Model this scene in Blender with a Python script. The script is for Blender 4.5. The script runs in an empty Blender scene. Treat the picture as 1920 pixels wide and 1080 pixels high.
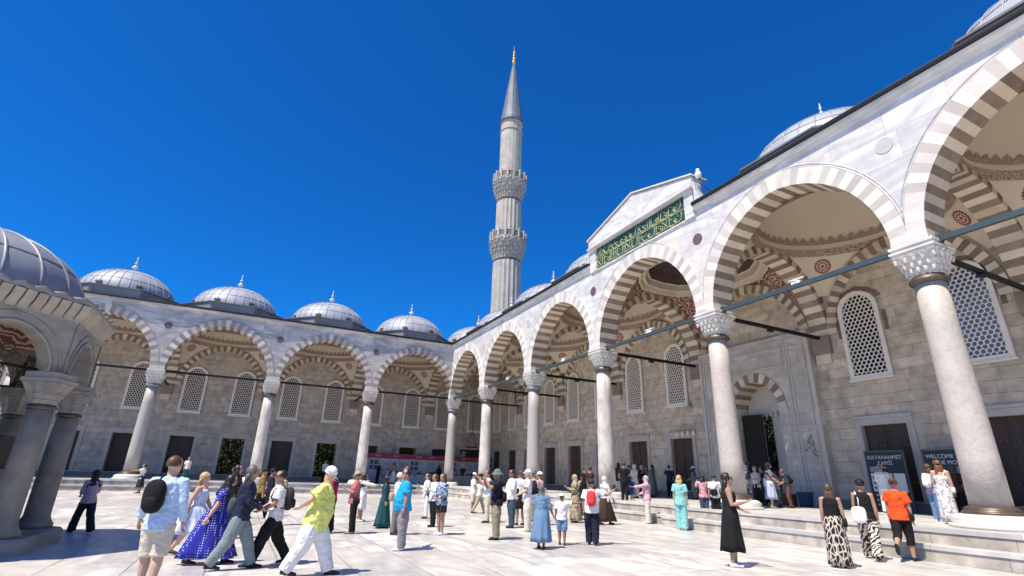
import bpy, bmesh, math, random
from mathutils import Vector, Matrix
import numpy as np
random.seed(7)
PI = math.pi
S = bpy.context.scene
COL = S.collection

# ---------------------------------------------------------------- camera
CY, CP, CR = 2.68308, 0.35576, 0.02974
CAM_LOC = Vector((46.4826, -17.0885, 1.5861))
def cam_axes():
    f = Vector((math.cos(CY)*math.cos(CP), math.sin(CY)*math.cos(CP), math.sin(CP)))
    rt = Vector((math.sin(CY), -math.cos(CY), 0)); up = rt.cross(f)
    return math.cos(CR)*rt + math.sin(CR)*up, -math.sin(CR)*rt + math.cos(CR)*up, f
R_, U_, F_ = cam_axes()
cd = bpy.data.cameras.new("camera"); cam = bpy.data.objects.new("camera", cd); COL.objects.link(cam)
m = Matrix((R_, U_, -F_)).transposed().to_4x4(); m.translation = CAM_LOC; cam.matrix_world = m
cd.sensor_width = 36.0; cd.lens = 955.913/1920*36; cd.clip_start = 0.1; cd.clip_end = 3000
S.camera = cam

# ---------------------------------------------------------------- sky, sun, exposure
SUN = Vector((0.17, -0.52, 1.0)).normalized()
SUN_EL = math.asin(SUN.z); SUN_AZ = math.atan2(SUN.x, SUN.y)
w = bpy.data.worlds.new("World"); S.world = w; w.use_nodes = True
nt = w.node_tree; nt.nodes.clear()
sky = nt.nodes.new('ShaderNodeTexSky'); sky.sky_type = 'NISHITA'; sky.sun_disc = False
sky.sun_elevation = SUN_EL; sky.sun_rotation = SUN_AZ; sky.altitude = 2500; sky.air_density = 1.0; sky.dust_density = 0.05; sky.ozone_density = 7.0
bg = nt.nodes.new('ShaderNodeBackground'); bg.inputs['Strength'].default_value = 0.135
wo = nt.nodes.new('ShaderNodeOutputWorld')
hs = nt.nodes.new('ShaderNodeHueSaturation'); hs.inputs['Saturation'].default_value = 1.36; hs.inputs['Hue'].default_value = 0.511
nt.links.new(sky.outputs[0], hs.inputs['Color']); nt.links.new(hs.outputs[0], bg.inputs[0]); nt.links.new(bg.outputs[0], wo.inputs[0])
sl = bpy.data.lights.new("sun", 'SUN'); sl.energy = 4.6; sl.angle = math.radians(0.53); sl.color = (1.0, 0.95, 0.88)
so = bpy.data.objects.new("sun", sl); COL.objects.link(so); so.rotation_euler = SUN.to_track_quat('Z', 'Y').to_euler(); so.location = (0, 0, 60)
S.view_settings.view_transform = 'Standard'; S.view_settings.look = 'None'; S.view_settings.gamma = 1; S.view_settings.exposure = 0.70; S.view_settings.use_white_balance = True; S.view_settings.white_balance_temperature = 7300; S.view_settings.white_balance_tint = 10
S.cycles.max_bounces = 7; S.cycles.diffuse_bounces = 5

# ---------------------------------------------------------------- materials
MATS = {}
def mat(name, col, rough=0.7, metal=0.0, col2=None, nscale=3.0, nstr=0.5, detail=6, bump=0.0, bscale=None, tri=None, island=0.0, spec=0.4, ndist=0.0, stretch=(1,1,1), coord='Object'):
    """principled material whose colour wanders between col and col2 by noise"""
    if name in MATS: return MATS[name]
    M = bpy.data.materials.new(name); M.use_nodes = True; t = M.node_tree; b = t.nodes['Principled BSDF']
    b.inputs['Roughness'].default_value = rough; b.inputs['Metallic'].default_value = metal
    b.inputs['Specular IOR Level'].default_value = spec
    b.inputs['Base Color'].default_value = (*col, 1); M.diffuse_color = (*col, 1)
    MATS[name] = M
    if col2 is None and not bump: return M
    tc = t.nodes.new('ShaderNodeTexCoord'); mp = t.nodes.new('ShaderNodeMapping'); mp.inputs['Scale'].default_value = stretch
    t.links.new(tc.outputs[coord], mp.inputs[0])
    if col2 is not None:
        n = t.nodes.new('ShaderNodeTexNoise'); n.inputs['Scale'].default_value = nscale; n.inputs['Detail'].default_value = detail; n.inputs['Distortion'].default_value = ndist
        t.links.new(mp.outputs[0], n.inputs['Vector'])
        r = t.nodes.new('ShaderNodeValToRGB'); r.color_ramp.elements[0].position = 0.5-nstr*0.5; r.color_ramp.elements[1].position = 0.5+nstr*0.5
        r.color_ramp.elements[0].color = (*col, 1); r.color_ramp.elements[1].color = (*col2, 1)
        t.links.new(n.outputs['Fac'], r.inputs[0])
        out = r.outputs[0]
        if tri:   # coarse second tone
            n2 = t.nodes.new('ShaderNodeTexNoise'); n2.inputs['Scale'].default_value = tri[1]; n2.inputs['Detail'].default_value = 4
            t.links.new(mp.outputs[0], n2.inputs['Vector'])
            r2 = t.nodes.new('ShaderNodeValToRGB'); r2.color_ramp.elements[0].position = tri[2]; r2.color_ramp.elements[1].position = tri[2]+.15
            t.links.new(n2.outputs['Fac'], r2.inputs[0])
            mx = t.nodes.new('ShaderNodeMix'); mx.data_type = 'RGBA'; mx.inputs[7].default_value = (*tri[0], 1)
            t.links.new(r2.outputs[0], mx.inputs[0]); t.links.new(out, mx.inputs[6]); out = mx.outputs[2]
        if island:
            ge = t.nodes.new('ShaderNodeNewGeometry'); mr = t.nodes.new('ShaderNodeMapRange'); mr.inputs[3].default_value = 1-island; mr.inputs[4].default_value = 1+island*.5
            t.links.new(ge.outputs['Random Per Island'], mr.inputs[0]); vm = t.nodes.new('ShaderNodeVectorMath'); vm.operation = 'SCALE'; t.links.new(out, vm.inputs[0]); t.links.new(mr.outputs[0], vm.inputs['Scale']); out = vm.outputs[0]
        t.links.new(out, b.inputs['Base Color'])
    if bump:
        nb = t.nodes.new('ShaderNodeTexNoise'); nb.inputs['Scale'].default_value = bscale or nscale*3; nb.inputs['Detail'].default_value = 5
        t.links.new(mp.outputs[0], nb.inputs['Vector'])
        bp = t.nodes.new('ShaderNodeBump'); bp.inputs['Strength'].default_value = bump; bp.inputs['Distance'].default_value = 0.03
        t.links.new(nb.outputs['Fac'], bp.inputs['Height']); t.links.new(bp.outputs[0], b.inputs['Normal'])
    return M

def brick_mat(name, c1, c2, mortar, bw, bh, msize, axis, rough=0.8, bump=0.4, vein=None, vscale=1.2, noise=0.35, offset=0.5, msm=0.1, warp=0.0, veindir=(0.35,1,1), dirt=None):
    """masonry: axis 'x' wall runs along x, 'y' wall runs along y, 'z' floor"""
    if name in MATS: return MATS[name]
    M = bpy.data.materials.new(name); M.use_nodes = True; t = M.node_tree; b = t.nodes['Principled BSDF']; MATS[name] = M
    L = t.links.new
    b.inputs['Roughness'].default_value = rough; b.inputs['Specular IOR Level'].default_value = 0.35
    tc = t.nodes.new('ShaderNodeTexCoord'); sp = t.nodes.new('ShaderNodeSeparateXYZ'); cb = t.nodes.new('ShaderNodeCombineXYZ')
    L(tc.outputs['Object'], sp.inputs[0])
    a, c = {'x': ('X', 'Z'), 'y': ('Y', 'Z'), 'z': ('X', 'Y')}[axis]
    L(sp.outputs[a], cb.inputs[0]); L(sp.outputs[c], cb.inputs[1])
    vec = cb.outputs[0]
    if warp:
        nw = t.nodes.new('ShaderNodeTexNoise'); nw.inputs['Scale'].default_value = 0.7; L(vec, nw.inputs['Vector'])
        vs = t.nodes.new('ShaderNodeVectorMath'); vs.operation = 'SCALE'; vs.inputs['Scale'].default_value = warp; L(nw.outputs['Color'], vs.inputs[0])
        va = t.nodes.new('ShaderNodeVectorMath'); L(vec, va.inputs[0]); L(vs.outputs[0], va.inputs[1]); vecb = va.outputs[0]
    else: vecb = vec
    br = t.nodes.new('ShaderNodeTexBrick'); br.inputs['Scale'].default_value = 1; br.offset = offset; br.squash = 0.75; br.squash_frequency = 3
    br.inputs['Brick Width'].default_value = bw; br.inputs['Row Height'].default_value = bh; br.inputs['Mortar Size'].default_value = msize; br.inputs['Mortar Smooth'].default_value = msm
    br.inputs['Color1'].default_value = (*c1, 1); br.inputs['Color2'].default_value = (*c2, 1); br.inputs['Mortar'].default_value = (*mortar, 1)
    L(vecb, br.inputs['Vector'])
    out = br.outputs['Color']
    n = t.nodes.new('ShaderNodeTexNoise'); n.inputs['Scale'].default_value = 2.2; n.inputs['Detail'].default_value = 8; L(tc.outputs['Object'], n.inputs['Vector'])
    mr = t.nodes.new('ShaderNodeMapRange'); mr.inputs[1].default_value = 0.3; mr.inputs[2].default_value = 0.7; mr.inputs[3].default_value = 1-noise; mr.inputs[4].default_value = 1+noise*0.6
    L(n.outputs['Fac'], mr.inputs[0])
    mu = t.nodes.new('ShaderNodeVectorMath'); mu.operation = 'SCALE'; L(out, mu.inputs[0]); L(mr.outputs[0], mu.inputs['Scale']); out = mu.outputs[0]
    if vein:
        # veins run a different way in every slab: the slab colour turns the direction
        mp = t.nodes.new('ShaderNodeMapping'); mp.inputs['Scale'].default_value = (veindir[0], veindir[1], veindir[2])
        L(vec, mp.inputs[0])
        off = t.nodes.new('ShaderNodeVectorMath'); off.operation = 'SCALE'; off.inputs['Scale'].default_value = 7.0; L(br.outputs['Color'], off.inputs[0])
        ad = t.nodes.new('ShaderNodeVectorMath'); L(mp.outputs[0], ad.inputs[0]); L(off.outputs[0], ad.inputs[1])
        nv = t.nodes.new('ShaderNodeTexNoise'); nv.inputs['Scale'].default_value = vscale; nv.inputs['Detail'].default_value = 7; nv.inputs['Distortion'].default_value = 1.2
        L(ad.outputs[0], nv.inputs['Vector'])
        rv = t.nodes.new('ShaderNodeValToRGB'); e = rv.color_ramp.elements; e[0].position = 0.40; e[0].color = (0, 0, 0, 1); e[1].position = 0.50; e[1].color = (1, 1, 1, 1)
        x = rv.color_ramp.elements.new(0.62); x.color = (0.1, 0.1, 0.1, 1)
        L(nv.outputs['Fac'], rv.inputs[0])
        mx = t.nodes.new('ShaderNodeMix'); mx.data_type = 'RGBA'; mx.inputs[7].default_value = (*vein, 1)
        ms = t.nodes.new('ShaderNodeMath'); ms.operation = 'MULTIPLY'; ms.inputs[1].default_value = 0.58; L(rv.outputs[0], ms.inputs[0])
        L(ms.outputs[0], mx.inputs[0]); L(out, mx.inputs[6]); out = mx.outputs[2]
    if dirt:
        nd = t.nodes.new('ShaderNodeTexNoise'); nd.inputs['Scale'].default_value = 0.5; nd.inputs['Detail'].default_value = 5; L(tc.outputs['Object'], nd.inputs['Vector'])
        rd = t.nodes.new('ShaderNodeValToRGB'); rd.color_ramp.elements[0].position = 0.52; rd.color_ramp.elements[1].position = 0.7; L(nd.outputs['Fac'], rd.inputs[0])
        md = t.nodes.new('ShaderNodeMix'); md.data_type = 'RGBA'; md.inputs[7].default_value = (*dirt, 1); m5 = t.nodes.new('ShaderNodeMath'); m5.operation = 'MULTIPLY'; m5.inputs[1].default_value = 0.6
        L(rd.outputs[0], m5.inputs[0]); L(m5.outputs[0], md.inputs[0]); L(out, md.inputs[6]); out = md.outputs[2]
    L(out, b.inputs['Base Color'])
    bp = t.nodes.new('ShaderNodeBump'); bp.inputs['Strength'].default_value = bump; bp.inputs['Distance'].default_value = 0.02
    ad2 = t.nodes.new('ShaderNodeMath'); ad2.operation = 'SUBTRACT'; L(n.outputs['Fac'], ad2.inputs[0]); L(br.outputs['Fac'], ad2.inputs[1])
    L(ad2.outputs[0], bp.inputs['Height']); L(bp.outputs[0], b.inputs['Normal'])
    return M

def pattern_mat(name, kind, c1, c2, scale=8.0, th=0.5, rough=0.8, c3=None, coord='Object'):
    if name in MATS: return MATS[name]
    M = bpy.data.materials.new(name); M.use_nodes = True; t = M.node_tree; b = t.nodes['Principled BSDF']; MATS[name] = M; L = t.links.new
    b.inputs['Roughness'].default_value = rough; b.inputs['Specular IOR Level'].default_value = 0.3
    tc = t.nodes.new('ShaderNodeTexCoord'); vec = tc.outputs[coord]
    rp = t.nodes.new('ShaderNodeValToRGB'); rp.color_ramp.interpolation = 'LINEAR'; e = rp.color_ramp.elements
    e[0].position = th-0.03; e[1].position = th+0.03; e[0].color = (*c1, 1); e[1].color = (*c2, 1)
    if kind == 'dots':
        v = t.nodes.new('ShaderNodeTexVoronoi'); v.inputs['Scale'].default_value = scale; v.inputs['Randomness'].default_value = 0.0; L(vec, v.inputs['Vector']); f = v.outputs['Distance']
    elif kind == 'blots':
        v = t.nodes.new('ShaderNodeTexNoise'); v.inputs['Scale'].default_value = scale; v.inputs['Detail'].default_value = 3; v.inputs['Distortion'].default_value = 1.5; L(vec, v.inputs['Vector']); f = v.outputs['Fac']
    elif kind == 'zebra':
        v = t.nodes.new('ShaderNodeTexWave'); v.inputs['Scale'].default_value = scale; v.inputs['Distortion'].default_value = 9; v.inputs['Detail'].default_value = 1.5; v.inputs['Detail Scale'].default_value = 1.3; v.bands_direction = 'DIAGONAL'; L(vec, v.inputs['Vector']); f = v.outputs['Fac']
    elif kind == 'cells':
        v = t.nodes.new('ShaderNodeTexVoronoi'); v.feature = 'DISTANCE_TO_EDGE'; v.inputs['Scale'].default_value = scale; mpn = t.nodes.new('ShaderNodeMapping'); mpn.inputs['Scale'].default_value = (1, 1, 0.45); L(vec, mpn.inputs[0]); L(mpn.outputs[0], v.inputs['Vector']); f = v.outputs['Distance']
    elif kind == 'stripes':
        v = t.nodes.new('ShaderNodeTexWave'); v.inputs['Scale'].default_value = scale; v.bands_direction = 'Y'; v.inputs['Distortion'].default_value = 0.4; L(vec, v.inputs['Vector']); f = v.outputs['Fac']
    elif kind == 'scroll':
        v = t.nodes.new('ShaderNodeTexWave'); v.wave_type = 'RINGS'; v.inputs['Scale'].default_value = scale; v.inputs['Distortion'].default_value = 14; v.inputs['Detail'].default_value = 2.0; L(vec, v.inputs['Vector']); f = v.outputs['Fac']
    L(f, rp.inputs[0]); L(rp.outputs[0], b.inputs['Base Color'])
    return M

# masonry and metals
MB_A = brick_mat('white_marble_facade', (.70,.69,.67), (.60,.59,.57), (.34,.33,.31), 2.35, 1.02, .007, 'x', .45, .12, vein=(.34,.35,.37), vscale=.55, noise=.16, warp=.03, veindir=(.45,1.6,1), dirt=(.62,.57,.50))
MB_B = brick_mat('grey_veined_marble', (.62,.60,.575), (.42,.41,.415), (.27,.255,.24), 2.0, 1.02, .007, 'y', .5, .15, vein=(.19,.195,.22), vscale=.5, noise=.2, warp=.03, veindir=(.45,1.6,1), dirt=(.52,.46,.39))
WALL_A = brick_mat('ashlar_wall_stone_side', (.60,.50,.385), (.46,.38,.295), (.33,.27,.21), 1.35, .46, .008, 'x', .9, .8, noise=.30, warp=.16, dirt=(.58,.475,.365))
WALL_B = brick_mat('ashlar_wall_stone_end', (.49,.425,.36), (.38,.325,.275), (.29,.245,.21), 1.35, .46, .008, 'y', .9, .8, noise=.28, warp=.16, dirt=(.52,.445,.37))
FLOOR = brick_mat('courtyard_marble_slabs', (.72,.70,.665), (.52,.51,.49), (.20,.19,.175), 2.3, 1.15, .013, 'z', .33, .12, vein=(.27,.28,.295), vscale=.62, noise=.18, offset=.37, warp=.04, veindir=(.4,1.3,1), dirt=(.62,.57,.50))
PLAT_T = brick_mat('platform_marble', (.60,.585,.55), (.44,.43,.41), (.26,.26,.25), 2.6, .9, .008, 'z', .5, .15, vein=(.38,.39,.40), vscale=.8, noise=.2, offset=.4)
STEP_A = brick_mat('step_stone_side', (.47,.43,.38), (.33,.30,.265), (.22,.2,.18), 2.2, .60, .008, 'x', .8, .4, noise=.45)
STEP_B = brick_mat('step_stone_end', (.47,.43,.38), (.33,.30,.265), (.22,.2,.18), 2.2, .60, .008, 'y', .8, .4, noise=.45)
V_LF = mat('voussoir_white', island=.24, col=(.78,.76,.72), rough=.6, col2=(.62,.60,.57), nscale=2.0, bump=.15)
V_DF = mat('voussoir_pale_rose', island=.24, col=(.47,.425,.39), rough=.7, col2=(.58,.54,.50), nscale=1.8, bump=.2)
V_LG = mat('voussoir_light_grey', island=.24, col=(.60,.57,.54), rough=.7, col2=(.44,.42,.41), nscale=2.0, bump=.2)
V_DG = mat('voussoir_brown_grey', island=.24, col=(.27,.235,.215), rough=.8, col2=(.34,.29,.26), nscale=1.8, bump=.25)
V_LS = mat('voussoir_cream', island=.24, col=(.70,.60,.47), rough=.8, col2=(.56,.47,.365), nscale=2.2, bump=.25)
V_DS = mat('voussoir_brown', island=.24, col=(.20,.145,.11), rough=.85, col2=(.30,.235,.19), nscale=2.0, bump=.3, tri=((.17,.14,.12), .8, .6))
PLASTER = mat('cream_plaster', (.68,.59,.47), .9, col2=(.61,.53,.42), nscale=.9, nstr=.6, bump=.05)
PAINT_R = pattern_mat('painted_red_band', 'scroll', (.22,.11,.085), (.46,.39,.32), 6.5, .56)
PAINT_F = pattern_mat('painted_red_foliage', 'scroll', (.20,.06,.045), (.50,.41,.33), 2.2, .66)
DARKRED = mat('dark_dome_paint', (.10,.065,.06), .9, col2=(.15,.10,.09), nscale=3)
COLM = {}
COLM['white'] = mat('column_white_marble', (.62,.59,.545), .5, col2=(.40,.375,.345), nscale=1.6, nstr=.35, detail=10, ndist=1.6, bump=.3, bscale=14, stretch=(1,1,.5))
COLM['pink'] = mat('column_pink_granite', (.52,.465,.415), .5, col2=(.40,.365,.335), nscale=7, nstr=.5, detail=10, ndist=.6, bump=.35, bscale=16, tri=((.52,.47,.43), 1.0, .55))
COLM['grey'] = mat('column_grey_granite', (.40,.38,.355), .5, col2=(.31,.30,.29), nscale=14, nstr=.6, detail=6, bump=.1, bscale=14)
COLM['dark'] = mat('column_weathered_stone', (.31,.265,.21), .6, col2=(.19,.165,.135), nscale=4, nstr=.5, detail=8, bump=.2)
PLINTH = mat('plinth_marble', (.66,.635,.59), .5, col2=(.50,.48,.45), nscale=1.5, nstr=.5, bump=.1)
BRONZE = mat('dark_bronze', (.16,.115,.085), .45, .5, col2=(.09,.07,.06), nscale=6)
LEAD = mat('lead_sheet', (.24,.265,.31), .55, .15, col2=(.36,.385,.43), nscale=.8, nstr=.5, detail=7, bump=.12, bscale=2.5, tri=((.21,.225,.26), .9, .6))
LEAD_D = mat('dark_lead_sheet', (.095,.10,.115), .6, .2, col2=(.16,.165,.18), nscale=1.0, nstr=.6, bump=.1)
LEAD_M = mat('weathered_lead_drum', (.24,.24,.25), .6, .1, col2=(.15,.15,.16), nscale=.9, nstr=.5, bump=.1)
GUTTER = mat('black_gutter_metal', (.012,.013,.016), .5, .2)
IRON = mat('black_iron', (.012,.012,.012), .5, .4)
STEEL = mat('blue_grey_painted_steel', (.05,.07,.078), .5, .1, col2=(.04,.065,.075), nscale=2)
GRILLE = mat('window_lattice_plaster', (.76,.70,.62), .8, col2=(.68,.62,.55), nscale=1.5)
GLASS = mat('dark_window_glass', (.012,.014,.018), .45, 0, spec=.2)
GLASSB = mat('window_glass_painted_reflection', (.06,.08,.12), .15, 0, spec=.6, col2=(.20,.24,.33), nscale=.45, nstr=.3)  # blue-grey patches paint a bluish reflection into the panes
WOOD = mat('dark_shutter_wood', (.045,.026,.018), .6, col2=(.075,.045,.03), nscale=2.2, nstr=.7, stretch=(3,3,.4), bump=.1)
BRASS = mat('brass', (.55,.40,.17), .35, .8)
GOLD = mat('gilded_metal', (.80,.48,.16), .3, .9)
GOLDP = mat('gold_paint_letters', (.42,.43,.24), .6)
GREEN = mat('green_inscription_ground', (.010,.055,.045), .5, col2=(.014,.075,.055), nscale=2)
MIN_S = mat('minaret_limestone', (.47,.445,.41), .8, col2=(.30,.285,.265), nscale=.8, nstr=.5, detail=9, bump=.2, tri=((.40,.375,.335), .5, .52))
MEDDK = mat('porphyry_disc', (.10,.065,.07), .5, col2=(.15,.10,.10), nscale=5)
MEDLT = mat('grey_marble_disc', (.47,.47,.46), .5, col2=(.40,.40,.40), nscale=5)
WHITE = mat('white_paint', (.78,.78,.76), .5)
BLACK = mat('black_plastic', (.012,.012,.013), .5)

# ---------------------------------------------------------------- mesh helpers
class MB:
    def __init__(s): s.v = []; s.f = []; s.m = []; s.sm = []
    def add(s, vs, fs, mi=0, smooth=False):
        o = len(s.v); s.v += [tuple(p) for p in vs]
        for f in fs: s.f.append(tuple(o+i for i in f)); s.m.append(mi); s.sm.append(smooth)
    def box(s, x0, x1, y0, y1, z0, z1, mi=0, rot=0.0, c=None):
        p = [(x, y, z) for z in (z0, z1) for y in (y0, y1) for x in (x0, x1)]
        if rot:
            cx, cy = c or ((x0+x1)/2, (y0+y1)/2); ca, sa = math.cos(rot), math.sin(rot)
            p = [(cx+(x-cx)*ca-(y-cy)*sa, cy+(x-cx)*sa+(y-cy)*ca, z) for x, y, z in p]
        s.add(p, [(0,2,3,1),(4,5,7,6),(0,1,5,4),(2,6,7,3),(0,4,6,2),(1,3,7,5)], mi)
    def loft(s, rings, mi=0, smooth=True, cap=True, close=True):
        n = len(rings[0]); o = len(s.v)
        for r in rings: s.v += [tuple(p) for p in r]
        k = n if close else n-1
        for i in range(len(rings)-1):
            for j in range(k):
                a = o+i*n+j; b = o+i*n+(j+1) % n; s.f.append((a, b, b+n, a+n)); s.m.append(mi); s.sm.append(smooth)
        if cap:
            s.f.append(tuple(o+j for j in reversed(range(n)))); s.m.append(mi); s.sm.append(False)
            s.f.append(tuple(o+(len(rings)-1)*n+j for j in range(n))); s.m.append(mi); s.sm.append(False)
    def lathe(s, prof, cx=0, cy=0, n=24, mi=0, smooth=True, cap=True, ph=0.0):
        s.loft([[(cx+r*math.cos(2*PI*j/n+ph), cy+r*math.sin(2*PI*j/n+ph), z) for j in range(n)] for r, z in prof], mi, smooth, cap)
    def tube(s, p, q, r, n=8, mi=0, r2=None, smooth=True):
        p = Vector(p); q = Vector(q); d = (q-p).normalized(); a = d.orthogonal().normalized(); b = d.cross(a); r2 = r if r2 is None else r2
        s.loft([[p+(a*math.cos(2*PI*j/n)+b*math.sin(2*PI*j/n))*r for j in range(n)], [q+(a*math.cos(2*PI*j/n)+b*math.sin(2*PI*j/n))*r2 for j in range(n)]], mi, smooth)
    def path(s, pts, r, n=6, mi=0):
        pts = [Vector(p) for p in pts]; rings = []
        a = None
        for i, p in enumerate(pts):
            d = (pts[min(i+1, len(pts)-1)]-pts[max(i-1, 0)]).normalized()
            a = d.orthogonal().normalized() if a is None else (a-d*a.dot(d)).normalized()
            b = d.cross(a); rr = r[i] if isinstance(r, (list, tuple)) else r
            rings.append([p+(a*math.cos(2*PI*j/n)+b*math.sin(2*PI*j/n))*rr for j in range(n)])
        s.loft(rings, mi)
    def ball(s, c, r, n=12, m=8, mi=0, sc=(1, 1, 1)):
        c = Vector(c); rings = []
        for i in range(1, m):
            t = PI*i/m; rings.append([(c.x+r*sc[0]*math.sin(t)*math.cos(2*PI*j/n), c.y+r*sc[1]*math.sin(t)*math.sin(2*PI*j/n), c.z-r*sc[2]*math.cos(t)) for j in range(n)])
        s.loft(rings, mi)
    def build(s, name, mats, parent=None, loc=None, recalc=True, fix=None):
        me = bpy.data.meshes.new(name); V = s.v
        if fix: V = [fix(*p) for p in V]
        me.from_pydata(V, [], s.f)
        if not isinstance(mats, (list, tuple)): mats = [mats]
        for x in mats: me.materials.append(x)
        me.polygons.foreach_set('material_index', s.m); me.polygons.foreach_set('use_smooth', s.sm)
        if recalc:
            bm = bmesh.new(); bm.from_mesh(me); bmesh.ops.recalc_face_normals(bm, faces=bm.faces); bm.to_mesh(me); bm.free()
        me.update()
        o = bpy.data.objects.new(name, me); COL.objects.link(o)
        if parent is not None: o.parent = parent
        if loc is not None: o.location = loc
        return o
def tag(o, label=None, cat=None, group=None, kind=None):
    if label: o['label'] = label
    if cat: o['category'] = cat
    if group: o['group'] = group
    if kind: o['kind'] = kind
    return o
def thing(name, label, cat, loc=(0, 0, 0), rz=0.0, group=None):
    o = bpy.data.objects.new(name, None); COL.objects.link(o); o.location = loc; o.rotation_euler = (0, 0, rz); o.empty_display_size = .3
    return tag(o, label, cat, group)
def copy_tree(o, parent=None):
    c = o.copy(); COL.objects.link(c)
    if parent is not None: c.parent = parent
    for ch in list(o.children): copy_tree(ch, c)
    return c
# ================================================================ setting
ZP = 0.72            # arcade floor
XA = [-7.2, 0, 7.87, 15.74, 23.61, 31.62, 39.5, 47.4, 55.3]      # column lines of the portal side
XB = [-7.2, 0, 7.87, 15.89, 23.90, 31.90, 39.9]                   # column lines of the end side
fA = lambda s, t, z: (s, t, z)
fB = lambda s, t, z: (-t, -s, z)
g = MB(); g.add([(-150, -200, 0), (250, -200, 0), (250, 200, 0), (-150, 200, 0)], [(0, 1, 2, 3)])
tag(g.build('courtyard_ground', FLOOR), kind='structure')

def steps(f, name, side, s0, s1, e1, e2, mt):
    b = MB()
    b.box(s0, s1, -e1, 7.4, 0, ZP-.10, 0)
    b.box(s0, s1, -e1-.03, 7.4, ZP-.10, ZP, 1)
    b.box(s0, s1, -e2, -e1+.02, -.02, .27, 0)
    b.box(s0, s1, -e2-.03, -e1-.001, .27, .36, 1)
    tag(b.build(name, [mt, PLAT_T], fix=f), kind='structure')
steps(fA, 'arcade_steps', 'a', -1.2, 29.9, 1.2, 1.6, STEP_A)
steps(fA, 'portal_steps', 'a', 29.9, 60, 1.62, 2.15, STEP_A)
steps(fB, 'end_arcade_steps', 'b', 1.2, 45, 1.2, 1.6, STEP_B)
b = MB(); b.box(-7.4, -1.2, -1.2, 7.4, 0, ZP); tag(b.build('corner_floor', [PLAT_T]), kind='structure')

# ---------------------------------------------------------------- arcades
SPR = 8.45; TOP = 13.2
def arc(half, off=.40, n=31, z0=SPR, thick=0.0):
    """points of a slightly pointed arch from left spring over the apex to right spring, offset outward by thick"""
    r = half+off; pts = []
    amax = math.acos(off/r)
    for i in range(n+1):
        k = i/n*2-1          # -1..1
        a = (1-abs(k))*amax; 
        th = thick
        x = -(off) + (r+th)*math.cos(a)*1.0 - 0; z = z0+(r+th)*math.sin(a)
        x = max(x, 0.0)
        pts.append((x if k > 0 else -x, z))
    return pts
def ring(mb, f, sc, half, t0, t1, th, n=31, fl=0, fd=1, slL=2, slD=3, cl=None, z0=SPR, face1=None, off=.40, darkodd=True):
    """voussoir ring: soffit and both faces; alternate stones use alternate materials"""
    A = arc(half, off, n, z0); E = arc(half, off, n, z0, 1.0)
    ext = []
    for i, ((xa, za), (xe, ze)) in enumerate(zip(A, E)):
        k = abs(i/n*2-1); tt = th[0]+(th[1]-th[0])*(1-k)**.8
        x = xa+(xe-xa)*tt; z = za+(ze-za)*tt
        if cl is not None and abs(x) > cl: x = math.copysign(cl, x)
        ext.append((x, z))
    for i in range(n):
        dark = (i % 2 == 1)
        a0, a1, e0, e1 = A[i], A[i+1], ext[i], ext[i+1]
        P = lambda q, t: f(sc+q[0], t, q[1])
        mb.add([P(a0, t0), P(a1, t0), P(e1, t0), P(e0, t0)], [(0, 1, 2, 3)], fd if dark else fl)
        mb.add([P(a0, t1), P(a1, t1), P(e1, t1), P(e0, t1)], [(0, 1, 2, 3)], (face1[1] if dark else face1[0]) if face1 else (slD if dark else slL))
        mb.add([P(a0, t0), P(a1, t0), P(a1, t1), P(a0, t1)], [(0, 1, 2, 3)], slD if dark else slL)
        mb.add([P(e0, t0), P(e1, t0), P(e1, t1), P(e0, t1)], [(0, 1, 2, 3)], fl)
    return ext
def pend(ax, ay, az, n=64, m=10):
    """sail vault pendentive rings from square edge to circle, unit centre"""
    rings = []
    for k in range(m+1):
        q = k/m; r_ = []
        for j in range(n):
            a = 2*PI*(j+.5)/n; R = 1/max(abs(math.cos(a)), abs(math.sin(a)))
            rr = R+(1-R)*q; z = math.sqrt(max(0, 2-rr*rr)); r_.append((ax*rr*math.cos(a), ay*rr*math.sin(a), az*z))
        rings.append(r_)
    return rings
def annulus_band(mb, cx, cy, ax, ay, z0, z1, s0, s1, n=72, mi=0, saw=0):
    """strip painted round the vault; s scales the radii at its two edges"""
    for j in range(n):
        a, a2 = 2*PI*j/n, 2*PI*(j+1)/n; am = (a+a2)/2
        P = lambda an, s, z: (cx+ax*s*math.cos(an), cy+ay*s*math.sin(an), z)
        if saw:
            mb.add([P(a, s0, z0), P(a2, s0, z0), P(a2, (s0*.6+s1*.4), z0*.6+z1*.4), P(am, s1, z1), P(a, (s0*.6+s1*.4), z0*.6+z1*.4)], [(0, 1, 2, 3, 4)], mi)
        else:
            mb.add([P(a, s0, z0), P(a2, s0, z0), P(a2, s1, z1), P(a, s1, z1)], [(0, 1, 2, 3)], mi)

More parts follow.
